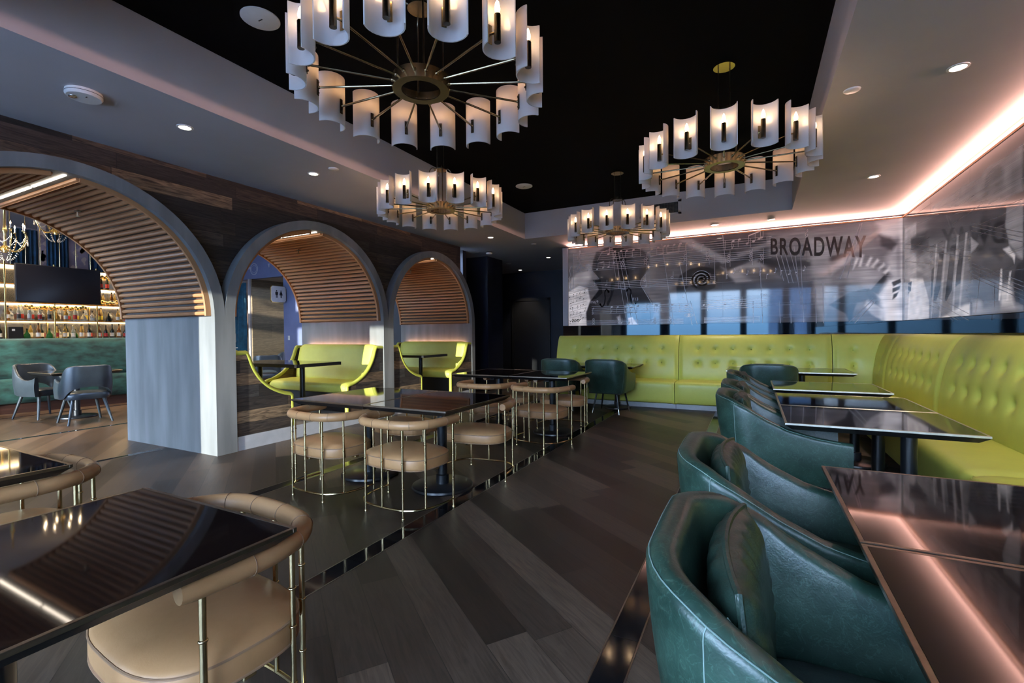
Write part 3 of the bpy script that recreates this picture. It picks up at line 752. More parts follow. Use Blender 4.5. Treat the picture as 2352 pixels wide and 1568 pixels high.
def green_chair():
    t = thing('armchair', '', 'chair', (0, 0, 0), 0, 'dark green leather armchairs')
    path = shell_path(64, .345, -.36, .36, .21)
    def top(s):
        d = abs(s - .5) * 2
        return interp(d, [0, .16, .30, .42, .54, .66, .80, .92, 1.], [.895, .892, .87, .815, .745, .690, .655, .638, .630])
    m = MB(); P, prof = shell(path, top, lambda s: .345, lambda s: .068 - .012 * (abs(s - .5) * 2) ** 2, .05, m, lean=.10)
    sh = m.obj('shell', M['green'], t, 50)
    # stitched seams: along the rim and down both rear corners
    st = MB()
    k0 = [j for j, q in enumerate(prof) if q[2] > 0][1]
    st.tube([Vector(P(i, k0)) + Vector((path[i][1].x, path[i][1].y, .3)) * .0012 for i in range(2, 63)], .0014, 5)
    for i in (21, 43):
        st.tube([Vector(P(i, j)) + Vector((path[i][1].x, path[i][1].y, 0)) * .0012 for j in range(0, k0 + 1)], .0014, 5)
    k1 = [j for j, q in enumerate(prof) if q[2] > 0][-2]
    for i in (21, 43):
        st.tube([Vector(P(i, j)) - Vector((path[i][1].x, path[i][1].y, 0)) * .0012 for j in range(k1, len(prof))], .0014, 5)
    st.obj('stitching', M['stitch'], sh)
    # seat
    def plan(a, k, hx=.325, hy=.262, cx=.045, e=.5):
        c_, s_ = math.cos(a), math.sin(a)
        return (cx + hx * k * math.copysign(abs(c_) ** e, c_), hy * k * math.copysign(abs(s_) ** e, s_))
    pr = [(.01, .36), (.94, .36), (.99, .38), (1., .41), (1., .455), (.97, .478), (.9, .492), (.6, .505), (.3, .51), (.001, .512)]
    MB().grid(lambda i, j: plan(2 * PI * i / 44, pr[j][0]) + (pr[j][1],), 44, len(pr), closeu=True).obj('seat', M['green'], t, 50)
    # loose back cushion with piping and pleats
    def cush(u, v, side):
        # u,v in -1..1 over the face; pillow thickness
        e = max(0., (1 - abs(u) ** 3.2)) ** .5 * max(0., (1 - abs(v) ** 3.2)) ** .5
        rim = max(abs(u), abs(v)); ang = math.atan2(v, u)
        pleat = .0035 * math.sin(ang * 22) * sm(rim, .45, .85) * (1 - sm(rim, .93, 1.))
        th = (.006 + .058 * e + pleat * 1.5) * (1 if side > 0 else .75)
        y = u * .262 * (1 - .10 * v * v * (v > 0)); z = .685 + v * .185 * (1 - .06 * u * u)
        x = -.222 - .13 * (z - .50) + .03 * u * u + side * th
        return (x, y, z)
    m = MB(); n = 40
    for sd in (1, -1): m.grid(lambda i, j: cush(-1 + 2 * i / n, -1 + 2 * j / n, sd), n + 1, n + 1)
    cu = m.obj('back_cushion', M['green_dk'], t, 60)
    rim = [(-1 + 2 * i / 20, -1) for i in range(21)] + [(1, -1 + 2 * i / 20) for i in range(1, 21)] + [(1 - 2 * i / 20, 1) for i in range(1, 21)] + [(-1, 1 - 2 * i / 20) for i in range(1, 20)]
    MB().tube([(Vector(cush(u, v, 1)) + Vector(cush(u, v, -1))) / 2 for u, v in rim], .0075, 7, closed=True).obj('piping', M['green_dk'], cu)
    MB().rbox(-.27, .30, -.27, .27, .328, .35, .006, 1).obj('under_frame', M['black_matte'], t)
    for (x, y) in ((.25, .23), (.25, -.23), (-.22, .21), (-.22, -.21)):
        a, b_ = Vector((x * .80, y * .80, .335)), Vector((x * 1.06, y * 1.06, .0))
        lg = MB().tube([a, a.lerp(b_, .75)], [.0165, .0125], 12).obj('leg', M['black_metal'], t)
        MB().tube([a.lerp(b_, .75), b_], [.0127, .010], 12).obj('leg_tip', M['steel'], lg)
    return t
gc0 = green_chair(); gfirst = [True]
def place_green(x, y, rz, label):
    if gfirst[0]:
        gfirst[0] = False; gc0.location = (x, y, 0); gc0.rotation_euler = (0, 0, rz); gc0['label'] = label; return
    dup(gc0, (x, y, 0), rz, label)
place_green(.215, 1.12, 0, 'dark green leather armchair nearest the camera, cut by the bottom edge')
place_green(.16, 1.95, 0, 'second green leather armchair from the camera, drawn up to the copper-reflecting table')
place_green(.17, 3.74, 0, 'third green leather armchair from the camera, broad side panel in full view')
place_green(.16, 4.53, 0, 'fourth green leather armchair from the camera, mostly behind the third')
place_green(.15, 5.66, 0, 'fifth green leather armchair from the camera, last of the row by the right settee')
place_green(.17, 7.28, PI / 2, 'green armchair seen from behind at the wide table near the settee corner')
place_green(-2.12, 7.68, PI / 2 - .05, 'green armchair seen from behind at the rear settee table, legs in view')
place_green(-2.93, 7.72, PI / 2, 'green armchair half hidden behind the far joined tables')

# ------------------------------------------------------------------ lime button-tufted settees
def back_profile():
    P = [(-.40, .40), (-.435, .47), (-.445, .55), (-.442, .66), (-.43, .78), (-.41, .90), (-.38, 1.02), (-.345, 1.12), (-.31, 1.19), (-.275, 1.235), (-.235, 1.255), (-.19, 1.26), (-.10, 1.26)]
    return [(p.x, p.y) for p in crom([(a, b_, 0) for a, b_ in P], 4)]
BPROF = back_profile()
SPROF = [(p.x, p.y) for p in crom([(a, b_, 0) for a, b_ in [(-.40, .478), (-.52, .486), (-.70, .488), (-.84, .484), (-.90, .470), (-.925, .435), (-.930, .38), (-.924, .28), (-.910, .18), (-.888, .125), (-.865, .11), (-.80, .11)]], 3)]
def settee_back(parent, x0, x1, cols, flip, mitre0=0, mitre1=0):
    """upholstered back between x0 and x1 along the wall; flip maps to world; cols = button positions"""
    nx = max(8, int((x1 - x0) / .022)); rows = (1.01, .77)
    zs = [p[1] for p in BPROF]; ds = [p[0] for p in BPROF]
    def ext(d): return (x0 - d * mitre0, x1 + d * mitre1)   # d is negative
    def surf(u, d, z, x):
        e0, e1 = x - ext(d)[0], ext(d)[1] - x
        pull = .026 * ((1 - sm(e0, 0, .07)) * (not mitre0) + (1 - sm(e1, 0, .07)) * (not mitre1)) * (z < 1.26)
        dm = 0.
        for bx in cols:
            dx = x - bx
            if abs(dx) < .2:
                for bz in rows:
                    r2 = dx * dx + (z - bz) ** 2
                    dm += .032 * math.exp(-r2 / .0011) + .018 * math.exp(-r2 / .007)
        dm = min(dm, .052)
        return d + pull + dm
    m = MB()
    def P(i, j):
        d, z = BPROF[j]; a, b_ = ext(d); x = a + (b_ - a) * i / nx
        return flip(x, surf(i, d, z, x), z)
    m.grid(P, nx + 1, len(BPROF))
    # closing back and ends
    nb = len(BPROF); b0 = len(m.v) - (nx + 1) * nb
    for i in (0, nx):
        x = x0 if i == 0 else x1
        v = [flip(x, -.06, 1.26), flip(x, -.06, .40)]; c0 = len(m.v); m.v += v
        m.f.append(tuple([b0 + i * nb + j for j in range(nb)] + [c0, c0 + 1]))
    m.f.append((b0 + nb - 1, b0 + nx * nb + nb - 1, c0, c0 - 2))
    back = m.obj('backrest', M['lime'], parent, 60)
    for bx in cols:
        for bz in rows:
            d = interp(bz, zs[:-8], ds[:-8]); dd = surf(0, d, bz, bx)
            MB().ball((0, 0, 0), .0115, .0115, .0115, 10, 6).obj('button', M['lime_trim'], parent, loc=flip(bx, dd - .004, bz))
    return back
def settee_seat(parent, x0, x1, flip, mitre0=0, mitre1=0):
    m = MB(); nx = 40
    def P(i, j):
        d, z = SPROF[j]; a, b_ = x0 - d * mitre0, x1 + d * mitre1
        t = i / nx; x = a + (b_ - a) * t
        e = min(x - a if not mitre0 else 9, b_ - x if not mitre1 else 9)
        pl = .02 * (1 - sm(e, 0, .06))
        return flip(x, d + pl * (d < -.85), z - pl * (d > -.9) * .9)
    m.grid(P, nx + 1, len(SPROF)); ns = len(SPROF)
    b0 = len(m.v) - (nx + 1) * ns
    for i in (0, nx):
        c0 = len(m.v); x = x0 if i == 0 else x1
        m.v.append(flip(x + (.40 * mitre0 if i == 0 else -.40 * mitre1), -.40, .11)); m.f.append(tuple([b0 + i * ns + j for j in range(ns)] + [c0]))
    m.f.append((b0 + ns - 1, b0 + nx * ns + ns - 1, c0, c0 - 1))
    m.obj('seat', M['lime'], parent, 60)
def settee_base(parent, x0, x1, flip, mitre0=0, mitre1=0):
    m = MB(); d = -.73
    v = [flip(x0 - d * mitre0, d, 0), flip(x1 + d * mitre1, d, 0), flip(x1, -.06, 0), flip(x0, -.06, 0), flip(x0 - d * mitre0, d, .108), flip(x1 + d * mitre1, d, .108), flip(x1, -.06, .108), flip(x0, -.06, .108)]
    m.add(v, [(0, 1, 2, 3), (4, 5, 6, 7), (0, 1, 5, 4), (1, 2, 6, 5), (2, 3, 7, 6), (3, 0, 4, 7)]).obj('plinth', M['plinth'], parent, 0)
def fb(x, d, z): return (x, BY + d, z)
def fr_(x, d, z): return (RX + d, BY - x, z)       # x runs from the corner towards the camera
def section(label, x0, x1, cols, flip, org):
    t = thing('settee', label, 'settee', (0, 0, 0), 0, 'lime buttoned settee sections')
    t.location = org
    fl = lambda x, d, z: tuple(Vector(flip(x, d, z)) - Vector(org))
    settee_back(t, x0, x1, cols, fl); settee_seat(t, x0, x1, fl); settee_base(t, x0, x1, fl)
    return t
def cols7(a, b_): return [a + (b_ - a) * k / 6 for k in range(7)]
section('lime settee section at the left end of the rear wall, by the dark corridor', -3.50, -1.19, cols7(-3.11, -1.477), fb, (-2.35, BY - .5, 0))
section('lime settee section in the middle of the rear wall', -1.18, 1.085, cols7(-.864, .791), fb, (0, BY - .5, 0))
t = thing('settee', 'narrow lime corner piece of the settee, one button column each way', 'settee', (1.5, BY - .5, 0), 0, 'lime buttoned settee sections')
org = Vector((1.5, BY - .5, 0))
f1 = lambda x, d, z: tuple(Vector(fb(x, d, z)) - org); f2 = lambda x, d, z: tuple(Vector(fr_(x, d, z)) - org)
settee_back(t, 1.095, RX, [1.36], f1, 0, 1); settee_seat(t, 1.095, RX, f1, 0, 1); settee_base(t, 1.095, RX, f1, 0, 1)
settee_back(t, 0, 1.07, [.72], f2, 1, 0); settee_seat(t, 0, 1.07, f2, 1, 0); settee_base(t, 0, 1.07, f2, 1, 0)
section('lime settee section along the right wall, next to the corner piece', 1.08, 3.19, cols7(1.33, 2.91), fr_, (RX - .5, BY - 2.1, 0))
section('lime settee section along the right wall, behind the nearer tables', 3.20, 5.515, cols7(3.53, 5.19), fr_, (RX - .5, BY - 4.3, 0))
section('lime settee section at the right edge of the view, seat corner only', 5.525, 7.84, cols7(5.85, 7.51), fr_, (RX - .5, BY - 6.7, 0))

# ------------------------------------------------------------------ booths inside the arches
ZP = .16
def booth(cy, k, names):
    struct(MB().box(BX, AX - .012, cy - RI, cy + RI, 0, ZP).obj('trim_%d' % (20 + k), M['plinth'], smooth=0))
    for s in (1, -1):
        t = thing('booth_bench', names[0 if s < 0 else 1], 'bench', (0, cy, ZP), 0, 'lime booth benches')
        fl = lambda o, x, z: (x, s * (RI - .004 - o), z - ZP)       # o = distance out from the jamb
        # curved end profile (distance from jamb, height)
        ev = [(.135, 1.115), (.165, 1.06), (.205, .95), (.26, .85), (.33, .765), (.42, .69), (.52, .635), (.62, .595), (.70, .575), (.735, .555)]
        ev = [(p.x, p.y) for p in crom([(a, b_, 0) for a, b_ in ev], 4)]
        xf = AX - .02
        # plank end panel
        for xe, nm in ((xf, 'end_panel'), (BX + .06, 'end_panel')):
            m = MB(); poly = [(0., 1.105)] + ev + [(.735, .165), (0., .165)]
            v = [fl(a, xe, z) for a, z in poly] + [fl(a, xe - .05, z) for a, z in poly]; n = len(poly)
            m.add(v, [tuple(range(n)), tuple(range(n, 2 * n))] + [(i, (i + 1) % n, n + (i + 1) % n, n + i) for i in range(n)])
            m.obj(nm, M['reclaimed'], t, 0)
            cap = MB(); path = [fl(0.004, xe - .022, 1.11)] + [fl(a, xe - .022, z) for a, z in ev] + [fl(.737, xe - .022, .17)]
            pts = []
            for a, b_ in zip(path[:-1], path[1:]): pts += [Vector(a).lerp(Vector(b_), q / 3) for q in range(3)]
            pts.append(Vector(path[-1])); cap.tube(pts, .030, 10)
            cap.obj('padded_edge', M['lime_trim'], t, 50)
        # seat and back, inside the end panels
        x0, x1 = BX + .09, xf - .06
        bp = [(p.x, p.y) for p in crom([(a, b_, 0) for a, b_ in [(.0, .50), (.20, .54), (.235, .60), (.225, .72), (.20, .86), (.165, 1.0), (.14, 1.10), (.118, 1.145), (.085, 1.16), (.058, 1.152), (.05, 1.10), (.05, .9)]], 4)]
        m = MB(); nx = 36
        def P(i, j):
            a, z = bp[j]; u = i / nx; e = min(u, 1 - u) * (x1 - x0); pl = .03 * (1 - sm(e, 0, .08))
            return fl(max(0, a - pl), x0 + (x1 - x0) * u, z - (pl if z > 1.12 else 0))
        m.grid(P, nx + 1, len(bp)); m.obj('backrest', M['lime'], t, 60)
        sp = [(p.x, p.y) for p in crom([(a, b_, 0) for a, b_ in [(.16, .60), (.35, .612), (.55, .61), (.66, .60), (.715, .575), (.73, .53), (.72, .475), (.69, .455), (.60, .45), (.1, .45)]], 4)]
        m = MB()
        def P(i, j):
            a, z = sp[j]; u = i / nx; e = min(u, 1 - u) * (x1 - x0); pl = .03 * (1 - sm(e, 0, .07))
            return fl(a - pl * (a > .5), x0 + (x1 - x0) * u, z - pl * .8 * (z > .55))
        m.grid(P, nx + 1, len(sp)); b0 = len(m.v) - (nx + 1) * len(sp)
        for i in (0, nx): m.f.append(tuple(b0 + i * len(sp) + j for j in range(len(sp))))
        m.obj('seat', M['lime'], t, 60)
        m = MB(); p4 = [(.01, ZP), (.60, ZP), (.60, .452), (.01, .452)]
        v = [fl(a, x, z) for x in (x0, x1) for a, z in p4]
        m.add(v, [(0, 1, 2, 3), (4, 5, 6, 7), (0, 1, 5, 4), (1, 2, 6, 5), (2, 3, 7, 6), (3, 0, 4, 7)]).obj('base', M['black'], t, 0)
        # rosy light hidden behind the back
        led = MB(); v = [fl(a, x, z) for x in (x0 + .1, x1 - .1) for a, z in ((.008, 1.10), (.04, 1.10), (.04, 1.108), (.008, 1.108))]
        led.add(v, [(0, 1, 2, 3), (4, 5, 6, 7), (0, 1, 5, 4), (1, 2, 6, 5), (2, 3, 7, 6), (3, 0, 4, 7)]).obj('hidden_light', M['booth_led'], t, 0)
booth(ARC[1], 1, ['lime bench in the middle arch, only its curved end in view', 'lime booth bench under the slats of the middle arch'])
booth(ARC[2], 2, ['lime bench in the far arch, only its curved end in view', 'lime booth bench under the slats of the far arch'])
table('black booth table between the benches of the middle arch', -6.03, 4.51, 1.55, .74, h=.775, zf=ZP, bases=((.42, 0), (-.5, 0)), base='none', group='black booth tables', edge=False)
table('black booth table between the benches of the far arch', -6.03, 7.14, 1.55, .74, h=.775, zf=ZP, bases=((.42, 0), (-.5, 0)), base='none', group='black booth tables', edge=False)
ART_BACK=[(0.22,0.25,0.8,[(-3.437,3.147),(-1.222,3.018),(-1.226,1.453),(-3.449,1.463)]),(0.3,0.3,0.7,[(0.7,2.972),(2.062,3.024),(2.068,1.444),(0.701,1.442)]),(0.34,0.06,0.8,[(-3.16,2.415),(-2.956,2.7),(-2.866,2.589),(-2.977,2.272),(-3.162,2.167)]),(0.035,0.02,0.95,[(-2.865,2.745),(-2.792,2.93),(-2.571,3.005),(-2.184,2.987),(-1.894,2.902),(-1.773,2.743),(-1.757,2.56),(-1.814,2.482),(-1.905,2.338),(-1.938,2.24),(-1.857,2.103),(-1.72,1.899),(-1.68,1.667),(-1.778,1.437),(-3.167,1.459),(-3.072,1.749),(-2.906,1.963),(-2.761,2.148),(-2.716,2.327),(-2.795,2.462),(-2.884,2.59)]),(0.12,0.05,0.6,[(-2.748,2.823),(-2.484,2.903),(-2.313,2.702),(-2.487,2.374),(-2.706,2.474)]),(0.12,0.05,0.6,[(-2.101,2.853),(-1.87,2.792),(-1.855,2.584),(-2.062,2.348)]),(0.1,0.05,0.6,[(-2.799,1.871),(-2.359,2.026),(-1.858,1.796),(-1.941,1.507),(-2.891,1.525)]),(0.012,0.015,1,[(-2.466,2.987),(-2.244,2.967),(-2.129,2.268),(-2.273,2.276)]),(0.012,0.012,1,[(-2.868,2.371),(-2.707,2.379),(-2.673,2.109),(-2.798,1.993),(-2.915,1.963),(-2.743,2.173)]),(0.012,0.01,1,[(-2.496,2.272),(-2.452,2.372),(-2.418,2.242),(-2.507,1.947),(-2.569,1.82),(-2.595,1.898),(-2.515,2.033)]),(0.62,0.02,0.95,[(-3.396,2.161),(-3.161,2.274),(-2.978,2.211),(-2.925,1.963),(-3.017,1.721),(-3.001,1.456),(-3.401,1.463)]),(0.42,0.05,0.8,[(-3.395,2.34),(-3.206,2.524),(-2.957,2.577),(-2.922,2.4),(-3.161,2.282),(-3.396,2.179)]),(0.45,0.03,0.9,[(-2.387,1.618),(-2.327,1.65),(-2.294,1.471),(-2.336,1.472)]),(0.7,0.02,0.95,[(-2.166,1.595),(-2.09,1.611),(-1.983,1.466),(-2.166,1.46)]),(0.15,0.1,0.8,[(-1.691,2.982),(-0.922,2.988),(-0.631,2.571),(-1.224,2.217),(-1.694,2.325)]),(0.3,0.03,0.8,[(-1.222,3.002),(-0.489,2.514),(0.321,2.792),(0.321,2.88),(-0.432,2.617),(-0.996,3.003)]),(0.05,0.03,0.85,[(-0.573,2.876),(-0.348,2.886),(-0.245,2.617),(-0.404,2.584)]),(0.34,0.04,0.75,[(-0.524,2.47),(0.059,2.548),(0.45,2.195),(-0.28,2.163)]),(0.06,0.03,0.85,[(-0.489,2.468),(0.191,2.715),(0.224,2.653),(-0.405,2.385)]),(0.03,0.015,0.95,[(-1.256,1.897),(-1.278,2.179),(-1.209,2.36),(-1.034,2.468),(-0.834,2.501),(-0.631,2.439),(-0.574,2.257),(-0.617,2.104),(-0.74,2.048),(-0.924,2.089),(-1.05,2.167),(-1.133,2.068),(-1.179,1.894)]),(0.22,0.008,0.9,[(-1.028,2.205),(-0.982,2.361),(-0.849,2.415),(-0.689,2.358),(-0.675,2.263),(-0.732,2.329),(-0.849,2.368),(-0.938,2.327),(-0.983,2.187)]),(0.2,0.006,0.9,[(-0.916,2.278),(-0.864,2.338),(-0.776,2.324),(-0.747,2.252),(-0.798,2.192),(-0.879,2.213)]),(0.02,0.006,1,[(-0.894,2.277),(-0.857,2.314),(-0.791,2.302),(-0.769,2.253),(-0.813,2.217),(-0.872,2.228)]),(0.28,0.05,0.6,[(0.204,2.98),(1.699,2.966),(1.717,2.443),(0.224,2.564)]),(0.05,0.03,0.8,[(0.059,2.518),(0.449,2.473),(0.883,2.482),(1.353,2.556),(1.365,2.513),(0.944,2.378),(0.449,2.37)]),(0.14,0.06,0.7,[(-0.211,2.387),(0.7,2.381),(0.762,1.888),(0.191,1.913)]),(0.34,0.05,0.8,[(0.81,2.831),(1.092,2.824),(1.111,2.013),(1.005,1.487),(0.872,1.811)]),(0.12,0.05,0.7,[(0.75,2.104),(0.872,2.169),(0.915,1.438),(0.763,1.441)]),(0.4,0.03,0.8,[(1.093,2.367),(1.382,2.519),(1.411,2.468),(1.122,2.21)]),(0.4,0.06,0.7,[(1.268,2.249),(1.635,2.361),(1.799,2.214),(1.663,1.984),(1.355,2.07)]),(0.05,0.012,0.95,[(1.625,1.932),(1.853,2.23),(1.928,2.145),(1.735,1.872)]),(0.06,0.015,0.95,[(1.094,1.732),(1.355,1.917),(1.553,1.963),(1.653,1.876),(1.581,1.783),(1.458,1.76),(1.413,1.617),(1.385,1.388),(1.316,1.585)]),(0.05,0.012,0.95,[(1.553,1.963),(1.614,1.966),(1.768,1.789),(1.736,1.709),(1.625,1.781)]),(0.46,0.02,0.9,[(1.581,1.783),(1.801,1.653),(1.78,1.47),(1.648,1.562),(1.553,1.702)]),(0.15,0.01,0.9,[(1.658,1.821),(1.812,1.666),(1.801,1.626),(1.636,1.781)]),(0.62,0.02,0.8,[(1.4,2.275),(1.417,2.295),(1.49,2.461),(1.444,2.479)]),(0.62,0.02,0.8,[(1.479,2.325),(1.512,2.322),(1.551,2.504),(1.517,2.521)]),(0.62,0.02,0.8,[(1.568,2.332),(1.602,2.316),(1.662,2.461),(1.629,2.477)]),(0.62,0.02,0.8,[(1.635,2.313),(1.668,2.291),(1.744,2.4),(1.717,2.429)]),(0.62,0.02,0.8,[(1.712,2.267),(1.739,2.238),(1.82,2.327),(1.799,2.362)]),(0.62,0.02,0.8,[(1.788,2.208),(1.821,2.178),(1.885,2.255),(1.869,2.296)]),(0.6,0.07,0.75,[(1.715,2.985),(2.052,3.039),(2.053,2.727),(1.743,2.738)]),(0.55,0.06,0.75,[(1.825,2.448),(1.969,2.636),(2.003,2.1),(1.881,2.04)]),(0.72,0.06,0.9,[(1.735,1.845),(1.853,2.109),(1.992,2.101),(2.058,1.431),(1.802,1.422)]),(0.6,0.03,0.8,[(1.989,3.033),(2.052,3.039),(2.058,1.431),(2.005,1.432)]),(0.05,0.01,0.95,[(1.897,2.053),(2.003,2.1),(2.013,2.046),(1.918,1.984)]),(0.05,0.01,0.95,[(1.908,1.958),(2.003,1.993),(1.993,1.94),(1.908,1.891)]),(0.05,0.01,0.95,[(1.919,1.864),(1.982,1.901),(1.961,1.835),(1.908,1.783)]),(0.08,0.04,0.8,[(1.732,2.794),(1.878,2.745),(1.958,2.637),(1.895,2.542),(1.771,2.614)])]
ART_RIGHT=[(0.36,0.3,0.7,[(9.113,2.621),(6.622,2.278),(6.607,1.396),(9.093,1.443)]),(0.4,0.05,0.8,[(9.071,2.876),(8.492,2.822),(8.468,1.45),(9.046,1.443)]),(0.1,0.06,0.85,[(8.756,2.656),(7.937,2.596),(7.984,2.378),(8.385,2.321),(8.753,2.467)]),(0.3,0.06,0.7,[(7.858,2.914),(5.554,2.879),(5.547,2.474),(7.856,2.803)]),(0.1,0.08,0.85,[(8.395,2.874),(6.627,2.566),(6.681,2.381),(7.851,2.496),(8.391,2.682)]),(0.07,0.012,0.9,[(7.56,2.258),(7.412,2.262),(7.523,1.828),(7.675,1.678),(7.771,1.683)]),(0.07,0.012,0.9,[(7.187,2.273),(7.029,2.277),(7.152,1.772),(7.315,1.657),(7.372,1.66)]),(0.07,0.012,0.9,[(6.926,2.174),(6.805,2.193),(6.896,1.824),(7.073,1.791)]),(0.07,0.012,0.9,[(7.844,2.078),(7.73,2.108),(7.741,1.802),(7.871,1.723)]),(0.46,0.02,0.7,[(7.687,2.386),(7.64,2.378),(7.833,1.436),(7.883,1.437)]),(0.46,0.02,0.7,[(7.356,2.372),(7.299,2.363),(7.516,1.456),(7.577,1.457)]),(0.46,0.02,0.7,[(7.005,2.371),(6.955,2.361),(7.093,1.47),(7.147,1.471)]),(0.46,0.02,0.7,[(6.761,2.35),(6.714,2.341),(6.902,1.479),(6.965,1.481)]),(0.66,0.03,0.85,[(7.67,1.427),(6.783,1.578),(6.633,1.589),(6.63,1.442)]),(0.62,0.03,0.8,[(8.789,2.06),(8.191,2.001),(7.938,1.693),(7.933,1.421),(8.91,1.44)]),(0.05,0.01,0.95,[(8.875,2.005),(8.703,2.014),(8.743,1.879),(8.873,1.851)]),(0.13,0.05,0.9,[(6.605,2.561),(5.546,2.393),(5.533,1.681),(6.593,1.842)]),(0.05,0.03,0.9,[(6.36,2.427),(5.855,2.358),(5.785,2.072),(5.932,1.936),(6.226,2.102),(6.408,2.262)]),(0.05,0.03,0.9,[(6.41,2.416),(6.29,2.429),(6.163,2.301),(6.327,2.269)]),(0.38,0.03,0.8,[(5.839,2.414),(5.546,2.393),(5.537,1.884),(5.649,1.955),(5.785,2.072),(5.87,2.244)]),(0.2,0.03,0.85,[(6.296,2.799),(6.22,2.895),(6.035,2.866),(5.878,2.75),(5.902,2.646),(5.793,2.538),(5.657,2.39),(6.412,2.535),(6.294,2.67)]),(0.62,0.015,0.85,[(5.908,2.045),(5.784,2.049),(5.672,1.959),(5.687,1.885),(5.719,1.939),(5.832,2.001)]),(0.45,0.02,0.8,[(6.622,2.278),(6.427,2.178),(6.511,2.138),(6.62,2.118)]),(0.42,0.05,0.8,[(6.589,1.614),(6.014,1.621),(5.53,1.515),(5.529,1.46),(6.586,1.455)]),(0.12,0.06,0.8,[(6.527,1.835),(5.929,1.776),(5.68,1.523),(6.294,1.532)]),(0.6,0.05,0.85,[(5.971,1.72),(5.723,1.717),(5.68,1.504),(5.924,1.515)]),(0.04,0.015,0.9,[(5.523,1.9),(5.648,1.861),(5.7,1.753),(5.65,1.559),(5.516,1.515)]),(0.62,0.01,0.9,[(5.78,1.819),(5.74,1.826),(5.762,1.721),(5.792,1.568),(5.833,1.57)]),(0.62,0.01,0.9,[(5.948,1.866),(5.914,1.87),(5.911,1.734),(5.951,1.577),(5.986,1.579)])]
LINES_BACK=[[(-2.415,2.897),(-2.192,1.461)],[(-2.355,2.892),(-2.083,1.459)],[(-2.286,2.886),(-1.974,1.457)],[(-2.475,2.903),(-2.401,2.369)],[(-2.776,2.738),(-2.686,2.904),(-2.44,2.985),(-1.935,2.914)],[(-1.789,2.661),(-1.774,2.479),(-1.905,2.338),(-1.938,2.24),(-1.857,2.103),(-1.704,1.832)],[(-2.742,2.389),(-2.867,2.536),(-2.92,2.645)],[(-1.532,2.967),(-1.319,1.446)],[(-1.223,2.617),(-1.0,1.441)],[(-1.036,1.888),(-0.91,1.44)],[(0.449,2.707),(0.588,2.114)],[(0.525,2.714),(0.663,2.109)],[(0.6,2.722),(0.701,1.746)],[(0.687,2.721),(0.738,1.456)],[(0.385,2.698),(0.526,2.117)],[(0.321,2.681),(0.45,2.158)],[(0.902,2.024),(0.915,1.438)],[(1.004,2.09),(1.017,1.437)],[(1.356,1.444),(1.664,1.793)],[(1.43,1.429),(1.692,1.765)],[(1.494,2.99),(1.239,2.147)],[(1.522,3.007),(1.326,2.141)],[(-0.488,3.022),(-0.419,2.248)],[(0.093,2.515),(0.139,1.452)],[(0.386,1.831),(0.399,1.448)],[(0.551,1.824),(0.558,1.445)],[(-0.008,1.847),(-0.008,1.455)]]
LINES_RIGHT=[[(6.595,2.006),(5.519,1.706)],[(6.595,1.969),(5.518,1.669)],[(6.594,1.933),(5.518,1.632)],[(6.594,1.897),(5.517,1.596)],[(6.593,1.86),(5.517,1.559)],[(6.602,2.388),(5.526,2.084)],[(6.601,2.343),(5.525,2.044)],[(6.603,2.425),(5.527,2.125)],[(6.381,1.908),(6.458,1.562),(6.499,1.466)],[(6.069,1.728),(6.066,1.509)],[(7.837,1.687),(6.664,1.411)],[(7.903,1.635),(6.963,1.417)],[(7.676,1.732),(6.631,1.47)],[(9.113,2.621),(6.62,2.141)],[(9.111,2.555),(6.619,2.073)],[(9.062,2.35),(7.946,2.174)]]
# ------------------------------------------------------------------ printed murals
def vnoise(x, y, seed):
    r = np.random.RandomState(seed).rand(64, 64)
    xi, yi = np.floor(x).astype(int), np.floor(y).astype(int); fx, fy = x - xi, y - yi
    fx, fy = fx * fx * (3 - 2 * fx), fy * fy * (3 - 2 * fy)
    a, b = r[xi % 64, yi % 64], r[(xi + 1) % 64, yi % 64]; c, d = r[xi % 64, (yi + 1) % 64], r[(xi + 1) % 64, (yi + 1) % 64]
    return (a * (1 - fx) + b * fx) * (1 - fy) + (c * (1 - fx) + d * fx) * fy
def paint(U, V, shapes, seed):
    g = .08 + .04 * (vnoise(U * .9, V * 1.4, seed) - .5) + .06 * (vnoise(U * 1.2, V * 22, seed + 1) - .5) + .03 * (vnoise(U * 9, V * 9, seed + 2) - .5)
    for gray, soft, al, pts in shapes:
        P = np.array(pts); n = len(P)
        x0, x1, y0, y1 = P[:, 0].min() - soft, P[:, 0].max() + soft, P[:, 1].min() - soft, P[:, 1].max() + soft
        idx = np.where((U > x0) & (U < x1) & (V > y0) & (V < y1))
        u, v = U[idx], V[idx]
        if len(u) == 0: continue
        ins = np.zeros(u.shape, bool); dist = np.full(u.shape, 9.)
        for i in range(n):
            ax, ay = P[i]; bx, by = P[(i + 1) % n]
            cr = ((ay > v) != (by > v)) & (u < (bx - ax) * (v - ay) / (by - ay + 1e-12) + ax); ins ^= cr
            L2 = (bx - ax) ** 2 + (by - ay) ** 2 + 1e-12
            t = np.clip(((u - ax) * (bx - ax) + (v - ay) * (by - ay)) / L2, 0, 1)
            dist = np.minimum(dist, np.hypot(u - ax - t * (bx - ax), v - ay - t * (by - ay)))
        sd = np.where(ins, dist, -dist)
        k = np.clip(sd / soft * .5 + .5, 0, 1); k = k * k * (3 - 2 * k) * al
        tex = 1 + .35 * (vnoise(u * 3, v * 30, seed + 5) - .5) + .3 * (vnoise(u * 7, v * 7, seed + 6) - .5)
        g[idx] = g[idx] * (1 - k) + gray * tex * k
    return np.clip(g, .008, .85)
